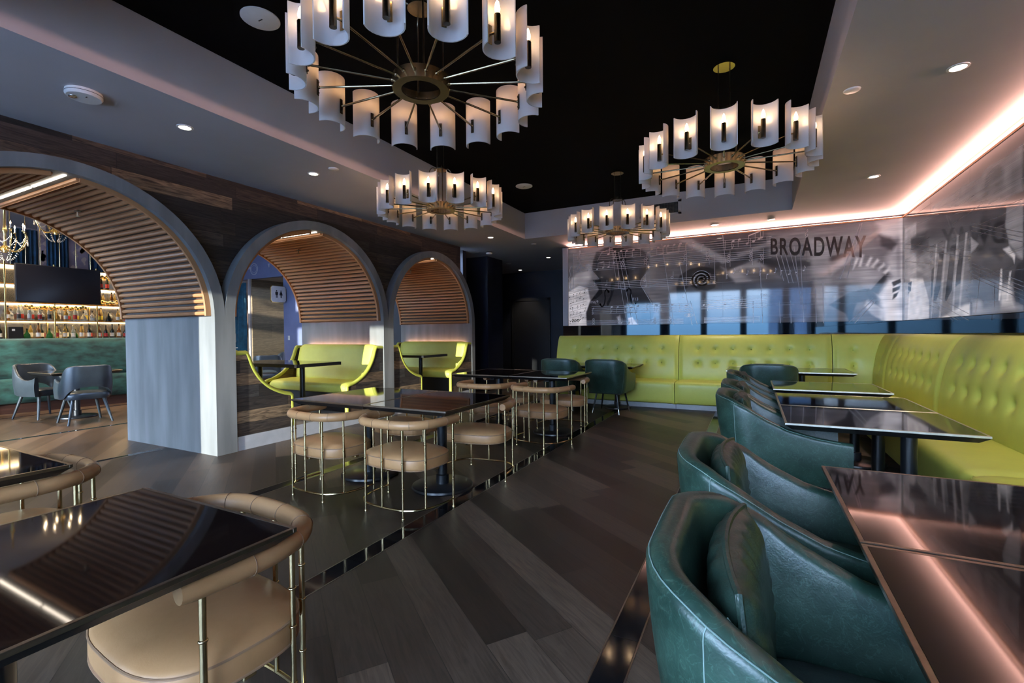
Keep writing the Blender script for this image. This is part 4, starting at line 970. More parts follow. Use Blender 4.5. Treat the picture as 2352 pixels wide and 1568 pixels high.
def mural_mat():
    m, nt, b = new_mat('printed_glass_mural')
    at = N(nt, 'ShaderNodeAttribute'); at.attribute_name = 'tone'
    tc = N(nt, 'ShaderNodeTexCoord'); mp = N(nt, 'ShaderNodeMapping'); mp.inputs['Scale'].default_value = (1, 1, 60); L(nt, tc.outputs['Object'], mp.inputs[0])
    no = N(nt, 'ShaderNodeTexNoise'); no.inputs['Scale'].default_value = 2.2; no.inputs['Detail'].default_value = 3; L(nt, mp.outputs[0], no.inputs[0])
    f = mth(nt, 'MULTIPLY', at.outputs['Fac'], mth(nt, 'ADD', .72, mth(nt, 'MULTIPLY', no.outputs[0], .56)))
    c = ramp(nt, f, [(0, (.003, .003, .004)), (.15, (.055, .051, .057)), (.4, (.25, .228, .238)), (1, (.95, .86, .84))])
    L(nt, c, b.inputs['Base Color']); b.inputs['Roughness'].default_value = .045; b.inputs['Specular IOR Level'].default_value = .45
    L(nt, c, b.inputs['Emission Color']); b.inputs['Emission Strength'].default_value = .34     # glow added to keep the print bright
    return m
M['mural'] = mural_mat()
def mural_panel(parent, a0, a1, z0, z1, place, shapes, seed, step=.0115):
    nu, nv = int((a1 - a0) / step) + 1, int((z1 - z0) / step) + 1
    us, vs = np.linspace(a0 + .0015, a1 - .0015, nu), np.linspace(z0, z1, nv)
    U, V = np.meshgrid(us, vs, indexing='ij'); g = paint(U, V, shapes, seed)
    me = bpy.data.meshes.new('glass_panel')
    v = [place(u, 0., z) for u in us for z in vs]
    f = [(i * nv + j, (i + 1) * nv + j, (i + 1) * nv + j + 1, i * nv + j + 1) for i in range(nu - 1) for j in range(nv - 1)]
    b0 = len(v); v += [place(us[0], .03, z0), place(us[-1], .03, z0), place(us[-1], .03, z1), place(us[0], .03, z1)]
    c = [0, (nu - 1) * nv, nu * nv - 1, nv - 1]
    f += [(b0, b0 + 3, b0 + 2, b0 + 1)]
    f += [tuple([i * nv for i in range(nu)] + [b0 + 1, b0]), tuple([i * nv + nv - 1 for i in range(nu)] + [b0 + 2, b0 + 3]), tuple(list(range(nv)) + [b0 + 3, b0]), tuple([(nu - 1) * nv + j for j in range(nv)] + [b0 + 2, b0 + 1])]
    me.from_pydata(v, [], f)
    at = me.attributes.new('tone', 'FLOAT', 'POINT'); at.data.foreach_set('value', np.concatenate([g.ravel(), np.full(4, .2)]).astype(np.float32))
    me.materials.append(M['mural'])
    bm = bmesh.new(); bm.from_mesh(me); bmesh.ops.recalc_face_normals(bm, faces=bm.faces); bm.to_mesh(me); bm.free()
    o = bpy.data.objects.new('glass_panel', me); COL.objects.link(o); o.parent = parent
    return o
M['letter'] = mat('faded_dark_lettering', (.045, .041, .043), .1)
ZM0, ZM1 = 1.46, 3.028
mb = thing('mural', 'long rear-wall mural with violin, music staves and the word BROADWAY', 'mural', (0, BY, 1.46))
mr = thing('mural', 'right-wall mural with piano keys and dark figures, turning the corner', 'mural', (RX, 6, 1.46))
pb = lambda u, d, z: (u, d, z - 1.46)
prr = lambda u, d, z: (d, u - 6, z - 1.46)
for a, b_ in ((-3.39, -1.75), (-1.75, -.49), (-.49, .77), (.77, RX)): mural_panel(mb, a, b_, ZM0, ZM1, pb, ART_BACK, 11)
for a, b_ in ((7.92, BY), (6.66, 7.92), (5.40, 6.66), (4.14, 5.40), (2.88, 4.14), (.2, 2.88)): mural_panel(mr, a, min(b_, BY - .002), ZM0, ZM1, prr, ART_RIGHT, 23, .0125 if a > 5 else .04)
# flat printed marks, a hair in front of the glass
class Marks:
    def __init__(s, place): s.m = MB(); s.p = place
    def poly(s, pts, d=-.0012): s.m.add([s.p(u, d, z) for u, z in pts], [tuple(range(len(pts)))])
    def line(s, a, b, w, d=-.0012):
        a, b = np.array(a), np.array(b); t = b - a; l = np.hypot(*t)
        if l < 1e-6: return
        n = np.array([-t[1], t[0]]) / l * w; s.poly([a + n, b + n, b - n, a - n], d)
    def path(s, P, w, d=-.0012):
        for a, b in zip(P[:-1], P[1:]): s.line(a, b, w, d)
    def ell(s, c, rx, rz, rot=0., n=12, d=-.0012):
        s.poly([(c[0] + rx * math.cos(2 * PI * i / n) * math.cos(rot) - rz * math.sin(2 * PI * i / n) * math.sin(rot), c[1] + rx * math.cos(2 * PI * i / n) * math.sin(rot) + rz * math.sin(2 * PI * i / n) * math.cos(rot)) for i in range(n)], d)
    def ring(s, c, rx, rz, w, n=20, d=-.0012):
        s.path([(c[0] + rx * math.cos(2 * PI * i / n), c[1] + rz * math.sin(2 * PI * i / n)) for i in range(n + 1)], w, d)
    def note(s, u, z, sp, up=1, open_=False, tail=0):
        if open_: s.ring((u, z), sp * .62, sp * .42, sp * .11, 12)
        else: s.ell((u, z), sp * .62, sp * .44, .35)
        s.line((u + .55 * sp * up, z), (u + .55 * sp * up, z + 3.3 * sp * up), sp * .075)
        if tail: s.path([(u + .55 * sp * up, z + 3.3 * sp * up), (u + .55 * sp * up + .5 * sp, z + 2.5 * sp * up), (u + .55 * sp * up + .75 * sp, z + 1.5 * sp * up)], sp * .09)
    def beam(s, us, zs, sp, up=1):
        for u, z in zip(us, zs): s.note(u, z, sp, up)
        e = [(u + .55 * sp * up, z + 3.3 * sp * up) for u, z in zip(us, zs)]
        s.line(e[0], e[-1], sp * .22)
    def clef(s, u, z, h):
        P = [(.0, -.55), (-.12, -.5), (-.1, -.38), (.03, -.4), (.08, -.15), (.0, .55), (.06, .85), (.14, .75), (.1, .5), (-.15, .2), (-.22, -.05), (-.08, -.25), (.12, -.2), (.17, 0), (.05, .13), (-.07, .05), (-.05, -.07)]
        s.path([(q.x * h + u, q.y * h + z) for q in crom([(a, b, 0) for a, b in P], 4)], h * .028)
mk = Marks(pb); rng = random.Random(5)
stv = [(2.845, .040, -3.28, .27), (2.63, .034, -3.28, .27), (2.24, .033, -3.2, -.6), (1.765, .036, -2.9, -1.0), (1.515, .020, -3.0, -1.15)]
for zc, sp, a, b_ in stv:
    for q in range(-2, 3): mk.line((a, zc + q * sp), (b_, zc + q * sp), .0032)
for zc in (2.845, 2.63): mk.clef(-3.15, zc, .16)
mk.line((-3.28, 2.92), (-3.28, 2.17), .0035)
mk.path([(-3.33, 2.68), (-3.36, 2.6), (-3.34, 2.5), (-3.375, 2.43), (-3.34, 2.35), (-3.36, 2.25), (-3.33, 2.17)], .005)
for u in (-1.93, -1.1, -.45, -.05, .2): mk.line((u, 2.925), (u, 2.765), .0028)
for u in (-2.36, -1.1, -.62): mk.line((u, 2.70), (u, 2.17), .0028)
sp = .04
for u, z, up, tl in ((-2.55, 2.86, 1, 0), (-2.42, 2.90, -1, 1), (-1.78, 2.83, -1, 1), (-1.22, 2.90, -1, 0), (-.98, 2.93, -1, 1), (-.82, 2.88, -1, 0), (-.32, 2.90, -1, 1), (-.22, 2.92, -1, 0), (.12, 2.92, 1, 0)): mk.note(u, z, sp, up, tail=tl)
mk.beam([-2.30, -2.19, -2.06], [2.90, 2.89, 2.90], sp, -1); mk.beam([-1.72, -1.60, -1.48], [2.88, 2.90, 2.92], sp, -1)
mk.beam([-1.42 + .11 * k for k in range(4)], [2.92, 2.93, 2.94, 2.93], .04, -1); mk.beam([-.10, .0, .08], [2.84, 2.87, 2.90], .04, 1)
mk.beam([-2.78, -2.66], [2.58, 2.60], .036, 1); mk.note(-2.55, 2.61, .034, 1); mk.note(-2.44, 2.69, .034, -1); mk.note(-2.98, 2.58, .034, 1)
for u in (-2.27, -1.84, -1.12, -.74, -.40, -.05, .12):
    zc = rng.choice((2.62, 2.55, 2.68)); k = rng.choice((3, 4, 5))
    for q in range(k): mk.ring((u + .012 * (q % 2), zc + .036 * q - .07), .022, .016, .0045, 10)
    mk.line((u + .03, zc - .16), (u + .03, zc + .12), .0028)
for u, z in ((-2.85, 2.26), (-2.6, 2.25), (-2.27, 2.28), (-2.25, 2.16), (-1.85, 2.30), (-1.83, 2.20), (-1.35, 2.33), (-.95, 2.29)): mk.note(u, z, .033, 1, open_=True)
for u, z, tl in ((-2.86, 1.80, 1), (-2.49, 1.82, 1), (-2.37, 1.81, 0), (-1.80, 1.84, 1), (-1.65, 1.83, 0), (-1.62, 1.82, 1), (-1.35, 1.82, 0), (-1.10, 1.80, 0)): mk.note(u, z, .036, -1, tail=tl)
mk.beam([-2.22, -2.10, -1.98], [1.82, 1.80, 1.82], .036, -1); mk.line((-1.22, 1.86), (-1.22, 1.68), .003)
for zc, sp_, a, b_ in ((1.80, .036, -.85, .2), (1.525, .02, -.8, 0.1)):
    for q in range(-2, 3): mk.line((a, zc + q * sp_), (b_, zc + q * sp_), .0032)
for u in (-.8, -.72, -.45, -.2): mk.note(u, 1.80, .034, rng.choice((1, -1)))
for u in (-2.86, -2.35, -1.66, -1.38): 
    for q in range(4): mk.ring((u, 1.49 + .032 * q), .02, .014, .0045, 10)
for u in (-2.3, -2.15, -1.7): mk.note(u, 1.50, .03, 1)
mk.ring((-1.06, 1.62), .07, .03, .004); mk.ell((-1.06, 1.62), .022, .026)
for q in range(12):
    z = 2.36 - .006 * q; u = -.45 + .105 * q
    mk.note(u + .03, z - .04 + .03 * (q % 3), .024, rng.choice((1, -1)), tail=q % 2)
mk.clef(.78, 2.98 - .08, .10)
sc = Marks(pb)      # violin scroll and sound holes
C0 = (-.838, 2.262)
sp_ = [(C0[0] + r_ * math.cos(a_), C0[1] + .92 * r_ * math.sin(a_)) for a_, r_ in [(.5 + 5.2 * PI * q / 60, .022 + .150 * (q / 60) ** 1.1) for q in range(61)]]
sc.path(sp_, .017, -.0016); sc.ell(C0, .03, .03, d=-.0016); sc.m.obj('scroll_print', M['ink'], mb, 0)
for (u, s_) in ((-2.62, 1), (-2.12, -1)):
    sc = Marks(pb); P_ = [(q.x, q.y) for q in crom([(u + s_ * .07, 2.12, 0), (u + s_ * .03, 2.17, 0), (u - s_ * .01, 2.11, 0), (u, 2.0, 0), (u - s_ * .02, 1.88, 0), (u - s_ * .07, 1.83, 0), (u - s_ * .10, 1.88, 0)], 5)]
    sc.path(P_, .013, -.0016); sc.ell(P_[0], .022, .022, d=-.0016); sc.ell(P_[-1], .022, .022, d=-.0016); sc.m.obj('sound_hole', M['ink'], mb, 0)
mk.path([(u + .0 , z + .024) for u, z in sp_[10:]], .0045)
mk.m.obj('music_print', M['print'], mb, 0)
ln = Marks(pb)
for l in LINES_BACK: ln.path(l, .0045, -.0009)
for q in range(40):
    a = rng.uniform(-1.2, 1.6); z = rng.uniform(1.5, 2.9); ln.line((a, z), (a + rng.uniform(.3, 1.0), z + rng.uniform(-.02, .02)), .0012, -.0009)
ln.m.obj('string_print', M['print_dim'], mb, 0)
ik = Marks(pb)   # dark notes on the printed sheet
for q in range(5):
    z = 2.06 - .125 * q
    for k in range(5):
        u = -3.36 + .075 * k + rng.uniform(-.02, .02); ik.note(u, z + .02 * k + rng.uniform(-.02, .02), .018, rng.choice((1, -1)), tail=rng.choice((0, 1)))
    ik.line((-3.37, z + .055), (-3.0, z + .145), .0018); ik.line((-3.37, z - .02), (-3.0, z + .07), .0018)
for q in range(5): ik.line((-3.31 + .03 * q, 1.53), (-3.27 + .035 * q, 1.60), .006)
ik.m.obj('sheet_notes', M['ink'], mb, 0)
def text(body, parent, loc, rot, size, m, name, bold=0., shear=0., space=1., align='LEFT'):
    cu = bpy.data.curves.new(name, 'FONT'); cu.body = body; cu.size = size; cu.offset = bold; cu.shear = shear; cu.space_character = space; cu.align_x = align; cu.extrude = .0004
    o0 = bpy.data.objects.new(name, cu); COL.objects.link(o0); bpy.context.view_layer.update()
    me = bpy.data.meshes.new_from_object(o0.evaluated_get(bpy.context.evaluated_depsgraph_get())); bpy.data.objects.remove(o0)
    me.materials.clear(); me.materials.append(m); o = bpy.data.objects.new(name, me); COL.objects.link(o); o.parent = parent; o.location = loc; o.rotation_euler = rot
    return o
t = text('BROADWAY', mb, (.235, -.0014, 1.155), (PI / 2, math.radians(5.2), 0), .40, M['letter'], 'big_lettering', bold=.010, space=1.16)
P = np.array([v.co[:] for v in t.data.vertices]); lo, hi = P.min(0), P.max(0)
for v in t.data.vertices:
    s_, q_ = (v.co.x - lo[0]) / (hi[0] - lo[0]), (v.co.y - lo[1]) / (hi[1] - lo[1])
    zb_, zt_ = 2.613 - .159 * s_, 2.894 - .085 * s_
    v.co.x = .256 + 1.322 * s_; v.co.y = zb_ + (zt_ - zb_) * q_ - 1.46
t.location = (0, -.0014, 0); t.rotation_euler = (PI / 2, 0, 0)
for (s, u, z, sz) in (('F13', -2.08, 1.93, .075), ('maj9', -2.92, 1.905, .085), ('L', -1.17, 1.945, .07), ('Gm', .10, 1.92, .07)):
    text(s, mb, (u, -.0014, z - 1.46), (PI / 2, 0, 0), sz, M['print'], 'small_lettering')
rk = Marks(prr)
for l in LINES_RIGHT: rk.path(l, .003)
for q in range(26):
    y = rng.uniform(5.4, 9.0); z = rng.uniform(1.6, 2.95); rk.line((y, z), (y - rng.uniform(.3, 1.0), z + rng.uniform(-.06, .06)), .0013)
rk.m.obj('staff_print', M['print_dim'], mr, 0)
# wooden rail and rosy light along the top of both murals
MB().box(-3.39, RX, -.006, .05, ZM1 - 1.46, ZM1 - 1.46 + .022).obj('top_rail', M['rib'], mb, 0)
MB().box(-.006, .05, .2 - 6, BY - 6.007, ZM1 - 1.46, ZM1 - 1.46 + .022).obj('top_rail', M['rib'], mr, 0)
MB().box(-3.38, RX - .01, .012, .04, ZM1 - 1.46 + .022, ZM1 - 1.46 + .028).obj('cove_light', M['cove'], mb, 0)
MB().box(.012, .04, .2 - 6, BY - 6.01, ZM1 - 1.46 + .022, ZM1 - 1.46 + .028).obj('cove_light', M['cove'], mr, 0)
# ------------------------------------------------------------------ bar room seen through the arches
t = thing('bar_counter', 'green velvet fronted bar counter beyond the wide arch', 'bar', (-11.35, 4, 0))
t.rotation_euler = (0, 0, 0)
fx = lambda y: -.12 + .155 * (y - 3.1) * (y > 3.1) - 0 * y      # front line, offset from the counter's x
m = MB(); pf = [(0, .17), (.05, .18), (.075, .25), (.07, .55), (.055, .60), (.03, .613), (.055, .626), (.065, .70), (.05, 1.15), (.03, 1.20), (.02, 1.26), (-.03, 1.295), (-.12, 1.30)]
ysb = list(np.linspace(-2.5, 6.3, 60))
m.grid(lambda i, j: (fx(ysb[i]) + pf[j][0], ysb[i] - 4, pf[j][1]), 60, len(pf))
m.obj('padded_front', M['velvet'], t, 60)
MB().grid(lambda i, j: (fx(ysb[i]) + [-.02, .0, .0, -.02][j], ysb[i] - 4, [0, 0, .18, .18][j]), 60, 4).obj('kick_panel', M['dark_wood'], t, 0)
MB().grid(lambda i, j: (fx(ysb[i]) + [-.75, -.04, -.04, -.75][j], ysb[i] - 4, [1.24, 1.24, 1.302, 1.302][j]), 60, 4, closev=True).obj('counter_top', M['velvet'], t, 0)

# back bar shelving: brass posts and rails, amber light under each shelf
SX = -13.2
bb = thing('back_bar_shelf', 'brass framed glass bar shelving full of lit bottles', 'shelving', (SX, 4.5, 0))
posts = [1.5, 2.25, 2.99, 3.737, 4.479, 5.205, 5.95, 6.7]
for y in posts:
    MB().rbox(-.012, .012, y - 4.512, y - 4.488, 0, 2.86, .002, 1).rbox(-.372, -.348, y - 4.512, y - 4.488, 0, 2.86, .002, 1).obj('post', M['gold'], bb, 0)
SH = [1.285, 1.665, 2.03, 2.40, 2.79]
for k, z in enumerate(SH):
    s = MB().box(-.36, .0, posts[0] - 4.5, posts[-1] - 4.5, z - .012, z).obj('shelf_board', M['cream'] if k == 0 else M['gold'], bb, 0)
    MB().rbox(-.008, .010, posts[0] - 4.5, posts[-1] - 4.5, z - .016, z + .003, .002, 1).obj('shelf_rail', M['gold'], s, 0)
    if k: MB().box(-.30, -.06, posts[0] - 4.5, posts[-1] - 4.5, z - .020, z - .013).obj('shelf_light', M['warmled'] if k < 3 else M['warmled'], s, 0)
MB().box(-.40, -.38, posts[0] - 4.5, posts[-1] - 4.5, 0, 2.8).obj('back_panel', M['mirror'], bb, 0)
def bottle(kind):
    P = [[(.036, 0), (.037, .01), (.037, .17), (.032, .195), (.014, .23), (.0125, .29), (.014, .30)],
         [(.045, 0), (.047, .012), (.047, .11), (.04, .14), (.016, .165), (.014, .21), (.017, .215)],
         [(.033, 0), (.034, .01), (.034, .20), (.016, .25), (.012, .31)],
         [(.05, 0), (.058, .03), (.05, .10), (.02, .15), (.013, .20), (.02, .21)]][kind]
    return MB().lathe(P, 0, 0, 14).obj('bottle', GL[0], None, 40)
def bottle_label(r, h0, h1):
    return MB().lathe([(r, h0), (r, h1)], 0, 0, 14, cap=False)
BM = [bottle(k) for k in range(4)]; 
for b in BM: b.name = 'bottle_proto'
CAPH = [.30, .215, .31, .21]; LR = [(.0376, .05, .13), (.0476, .03, .085), (.0346, .05, .14), None]
lab_me = [None if LR[k] is None else bottle_label(*LR[k]) for k in range(4)]
cap_mb = [MB().cyl(0, 0, CAPH[k] - .012, CAPH[k] + .022, .0155, 10) for k in range(4)]
meshes = {}
def bottle_parts(kind, gm, lm):
    key = (kind, gm, lm)
    if key not in meshes:
        me = BM[kind].data.copy(); me.materials.clear(); me.materials.append(GL[gm]); me.name = 'bottle'
        l = None
        if lab_me[kind] is not None:
            o = lab_me[kind].obj('label', LAB[lm], None, 40); l = o.data; bpy.data.objects.remove(o)
        o = cap_mb[kind].obj('stopper', M['black'] if (kind + gm) % 2 else M['gold'], None, 40); c = o.data; bpy.data.objects.remove(o)
        meshes[key] = (me, l, c)
    return meshes[key]
GNAME = ['clear', 'amber', 'green', 'dark', 'blue', 'golden']; KNAME = ['slim', 'squat', 'tall', 'round-bellied']
ORD = ['first', 'second', 'third', 'fourth', 'fifth', 'sixth', 'seventh', 'eighth', 'ninth', 'tenth', 'eleventh', 'twelfth']
rng = random.Random(21)
def put_bottles(z, bay, y0, y1, n, pal, where, scale=1.0):
    for i in range(n):
        y = y0 + (y1 - y0) * (i + .5) / n + rng.uniform(-.005, .005); kind = rng.choice((0, 0, 1, 2, 2, 3)); gm = rng.choice(pal); lm = rng.choice((0, 0, 0, 1, 2, 3)) if gm != 3 else rng.choice((0, 0, 3))
        me, l, c = bottle_parts(kind, gm, lm)
        o = bpy.data.objects.new('bottle', me); COL.objects.link(o); o.location = (SX - .09 - .125 * (i % 2), y, z + .0005)
        s = scale * rng.uniform(.92, 1.05); o.scale = (s, s, s)
        tag(o, '%s %s bottle, %s from left in %s' % (KNAME[kind], GNAME[gm], ORD[i], where), 'bottle', 'bottles on the back bar')
        if l is not None:
            q = bpy.data.objects.new('paper_label', l); COL.objects.link(q); q.parent = o
        q = bpy.data.objects.new('stopper', c); COL.objects.link(q); q.parent = o
put_bottles(SH[0], 0, 4.03, 4.46, 5, (1, 3, 4, 2, 5), 'the bottom bay beside the till box')
put_bottles(SH[0], 1, 4.50, 5.19, 10, (0, 3, 3, 5, 2, 1), 'the middle bottom bay')
put_bottles(SH[0], 2, 5.23, 5.93, 11, (3, 3, 2, 1, 3), 'the bottom bay next to the pillar')
put_bottles(SH[0], 3, 3.02, 3.71, 9, (3, 1, 0), 'the bottom bay at the left edge')
put_bottles(SH[1], 0, 3.76, 4.46, 9, (0, 0, 0, 1), 'the bay below the television\'s left half')
put_bottles(SH[1], 1, 4.50, 5.19, 9, (0, 0, 5, 0), 'the bay below the television\'s right half')
put_bottles(SH[1], 2, 5.23, 5.93, 8, (1, 5, 3, 0), 'the second bay up next to the pillar')
put_bottles(SH[1], 3, 3.02, 3.71, 8, (0, 5, 0), 'the second bay up at the left edge')
put_bottles(SH[2], 2, 5.25, 5.90, 6, (5, 1, 5), 'the third bay up right of the television')
put_bottles(SH[3], 2, 5.25, 5.90, 4, (3, 0, 3), 'the fourth bay up right of the television')
for b in BM: bpy.data.objects.remove(b)
t = thing('till_box', 'black square till box with a white sticker, on the back bar', 'till', (SX - .12, 3.93, SH[0] + .001))
MB().rbox(-.1, .09, -.15, .07, 0, .255, .006, 1).obj('body', M['black'], t)
MB().rbox(.088, .0915, -.10, -.055, .17, .21, .001, 1).obj('sticker', M['white'], t)
# gilded fruit garlands above the shelves
for i, (ya, yb, z, n_, lb) in enumerate(((4.0, 4.45, 1.93, 13, 'gilded garland hanging below the television, left one'), (4.52, 5.0, 1.93, 13, 'gilded garland hanging below the television, right one'), (5.24, 5.9, 2.66, 15, 'gilded garland hanging under the topmost shelf beside the television'), (5.3, 5.9, 2.09, 11, 'gilded garland along the shelf edge right of the television'))):
    g = MB()
    for q in range(n_):
        g.ball((rng.uniform(-.05, .05), ya + (yb - ya) * q / (n_ - 1) - ya, rng.uniform(-.02, .05)), rng.uniform(.025, .042), n=9, m=6)
    g.tube([(0, 0, .03), (0, (yb - ya) / 2, .0), (0, yb - ya, .03)], .008, 6)
    o = g.obj('gilded_garland', M['gold'], None, 50, (SX + .035 if z < 2.05 else SX + .05, ya, z)); tag(o, lb, 'garland', 'gilded garlands on the back bar')
# television
t = thing('television', 'large dark wall television mounted before the bar shelves', 'television', (SX + .14, 4.525, 2.42))
MB().rbox(-.02, .03, -.69, .69, -.385, .385, .006, 1).obj('casing', M['black'], t)
MB().rbox(.029, .033, -.675, .675, -.368, .372, .001, 1).obj('screen', M['screen'], t)
MB().box(-.122, -.02, -.12, .12, -.12, .12).obj('bracket', M['black_metal'], t)
# curtains, printed panels and brass rods above the shelves
def curtain(name, label, x, y0, y1, z0, z1, m, grp, waves=7, axis='y'):
    n = waves * 10; c = MB()
    def P(i, j):
        u = i / n; a = .035 * math.sin(2 * PI * waves * u) + .012 * math.sin(2 * PI * waves * 2.3 * u)
        q = j % 4; off = a if q in (1, 2) else a - .012
        z = z0 if q in (0, 1) else z1
        return (x + off, y0 + (y1 - y0) * u, z) if axis == 'y' else (y0 + (y1 - y0) * u, x + off, z)
    c.grid(P, n + 1, 4, closev=True)
    o = c.obj(name, m, None, 60); tag(o, label, 'curtain', grp); return o
CXX = -13.75
for i, (a, b_, lb) in enumerate(((2.2, 3.35, 'navy curtain at the left edge above the bar shelves'), (3.98, 4.42, 'navy curtain between two brass rods, left above the television'), (4.55, 4.93, 'navy curtain behind the middle of the television top'), (5.28, 5.9, 'navy curtain above the right-hand bar shelves, beside the arch'))):
    curtain('curtain', lb, CXX, a, b_, 2.5, 3.62, M['curtain'], 'navy curtains above the bar', 6)
for i, (a, b_, lb) in enumerate(((4.42, 4.55, 'narrow pale printed panel between navy curtains'), (4.93, 5.28, 'violet printed panel with pale figures, right above the television'), (3.5, 3.95, 'pale printed panel behind the candle chandelier'))):
    p = thing('printed_panel', lb, 'panel', (CXX, (a + b_) / 2, 2.5), 0, 'printed panels between the curtains')
    h = (b_ - a) / 2
    MB().rbox(-.02, .0, -h, h, 0, 1.59, .003, 1).obj('board', M['violet'] if i == 1 else M['rose'], p, 0)
    g = MB()
    for q in range(6):
        y, z, r = rng.uniform(-h * .6, h * .6), rng.uniform(.25, .95), rng.uniform(.05, .1)
        g.poly = None
        g.add([(.0015, max(-h, min(h, y + r * (.6 + .4 * math.cos(3 * a_ + q)) * math.cos(a_))), z + 1.6 * r * math.sin(a_)) for a_ in [2 * PI * k / 16 for k in range(16)]], [tuple(range(16))])
    g.obj('pale_figures', M['rose'] if i == 1 else M['violet'], p, 0)
for i, y in enumerate((3.96, 4.19, 4.42, 4.74, 5.02, 5.28, 5.6)):
    o = MB().tube([(0, 0, 0), (0, 0, 1.56)], .010, 8).obj('brass_rod', M['brass'], None, 50, (CXX + .09, y, 2.52)); tag(o, 'slim upright brass rod, %s from the left above the bar shelves' % ORD[i], 'rod', 'upright brass rods above the bar')
# candle chandeliers
def candle_chand(x, y, z, label):
    t = thing('candle_chandelier', label, 'chandelier', (x, y, z), 0, 'candle chandeliers over the bar')
    MB().lathe([(.03, -.25), (.045, -.2), (.02, -.15), (.022, .1), (.04, .16), (.02, .22), (.016, .6), (.035, .66), (.012, .72), (.010, 4.1 - z)], 0, 0, 16).obj('column', M['gold'], t, 50)
    for k in range(8):
        a = 2 * PI * k / 8; ca, sa = math.cos(a), math.sin(a)
        P = crom([(.02 * ca, .02 * sa, -.12), (.12 * ca, .12 * sa, -.22), (.24 * ca, .24 * sa, -.15), (.31 * ca, .31 * sa, .05), (.27 * ca, .27 * sa, .16)], 5)
        ar = MB().tube(P, .008, 7).lathe([(.028, .155), (.03, .165), (.012, .168)], .27 * ca, .27 * sa, 10).obj('arm', M['gold'], t, 50)
        MB().cyl(.27 * ca, .27 * sa, .168, .25, .009, 8).obj('candle', M['white'], ar)
        MB().lathe([(.006, .25), (.011, .268), (.001, .31)], .27 * ca, .27 * sa, 8).obj('candle_bulb', M['flame'], ar)
    for k in range(8):
        a, b_ = 2 * PI * k / 8, 2 * PI * (k + 1) / 8; g = MB()
        for q in range(15):
            u = q / 14; r = .30; w = a + (b_ - a) * u
            g.ball((r * math.cos(w), r * math.sin(w), .05 - .14 * math.sin(PI * u)), .010, n=6, m=4)
        for q in range(12): g.ball((.30 * math.cos(a) * (1 - q / 14), .30 * math.sin(a) * (1 - q / 14), .06 - .45 * math.sin(PI * .5 * q / 12)), .010, n=6, m=4)
        g.obj('bead_swag', M['cream'], t, 60)
candle_chand(-12.3, 3.50, 3.14, 'brass candle chandelier with lit bulbs at the left edge, over the bar')
candle_chand(-12.3, 4.22, 3.60, 'beaded chandelier of which only the hanging bead strings show below the arch slats')
# two bucket chairs at a bar table
def bar_chair():
    t = thing('lounge_chair', '', 'chair', (0, 0, 0), 0, 'blue-grey leather lounge chairs')
    path = shell_path(56, .29, -.30, .28, .19)
    def top(s):
        d = abs(s - .5) * 2
        return interp(d, [0, .22, .34, .44, .54, .64, .76, .88, 1.], [.885, .89, .87, .80, .70, .645, .63, .645, .68])
    def bot(s):
        d = abs(s - .5) * 2
        return interp(d, [0, .14, .26, .34, .42, .6, 1.], [.565, .56, .53, .48, .405, .375, .375])
    m = MB(); shell(path, top, bot, lambda s: .045, .0, m, lean=.06); m.obj('shell', M['grey_leather'], t, 50)
    pr = [(.01, .375), (.96, .375), (1., .40), (1., .445), (.95, .468), (.6, .48), (.001, .482)]
    pl = lambda a, k: (.0 + .285 * k * math.copysign(abs(math.cos(a)) ** .55, math.cos(a)), .275 * k * math.copysign(abs(math.sin(a)) ** .55, math.sin(a)))
    MB().grid(lambda i, j: pl(2 * PI * i / 40, pr[j][0]) + (pr[j][1],), 40, len(pr), closeu=True).obj('seat', M['grey_leather'], t, 50)
    for (x, y) in ((.21, .2), (.21, -.2), (-.2, .2), (-.2, -.2)):
        a, b_ = Vector((x * .9, y * .9, .38)), Vector((x * 1.35, y * 1.3, 0))
        MB().tube([a, b_], [.024, .014], 10).obj('leg', M['grey_leather'], t)
    return t
b0 = bar_chair(); b0.location = (-9.25, 3.47, 0); b0.rotation_euler = (0, 0, PI - .12)
b0['label'] = 'blue-grey leather lounge chair backed to the camera, at the table before the bar'
dup(b0, (-10.45, 3.38, 0), .25, 'blue-grey leather lounge chair facing the camera, behind the table before the bar')
dup(b0, (-11.2, 8.05, 0), -2.2, 'dark lounge chair glimpsed past the booth table, beside the blue wall')
dup(b0, (-9.75, 6.95, 0), 2.4, 'dark lounge chair glimpsed behind the booth table, left of the other')
table('brown square table before the green bar, two lounge chairs round it', -9.93, 3.62, .84, .92, h=.765, group='bar room tables', rz=0.)
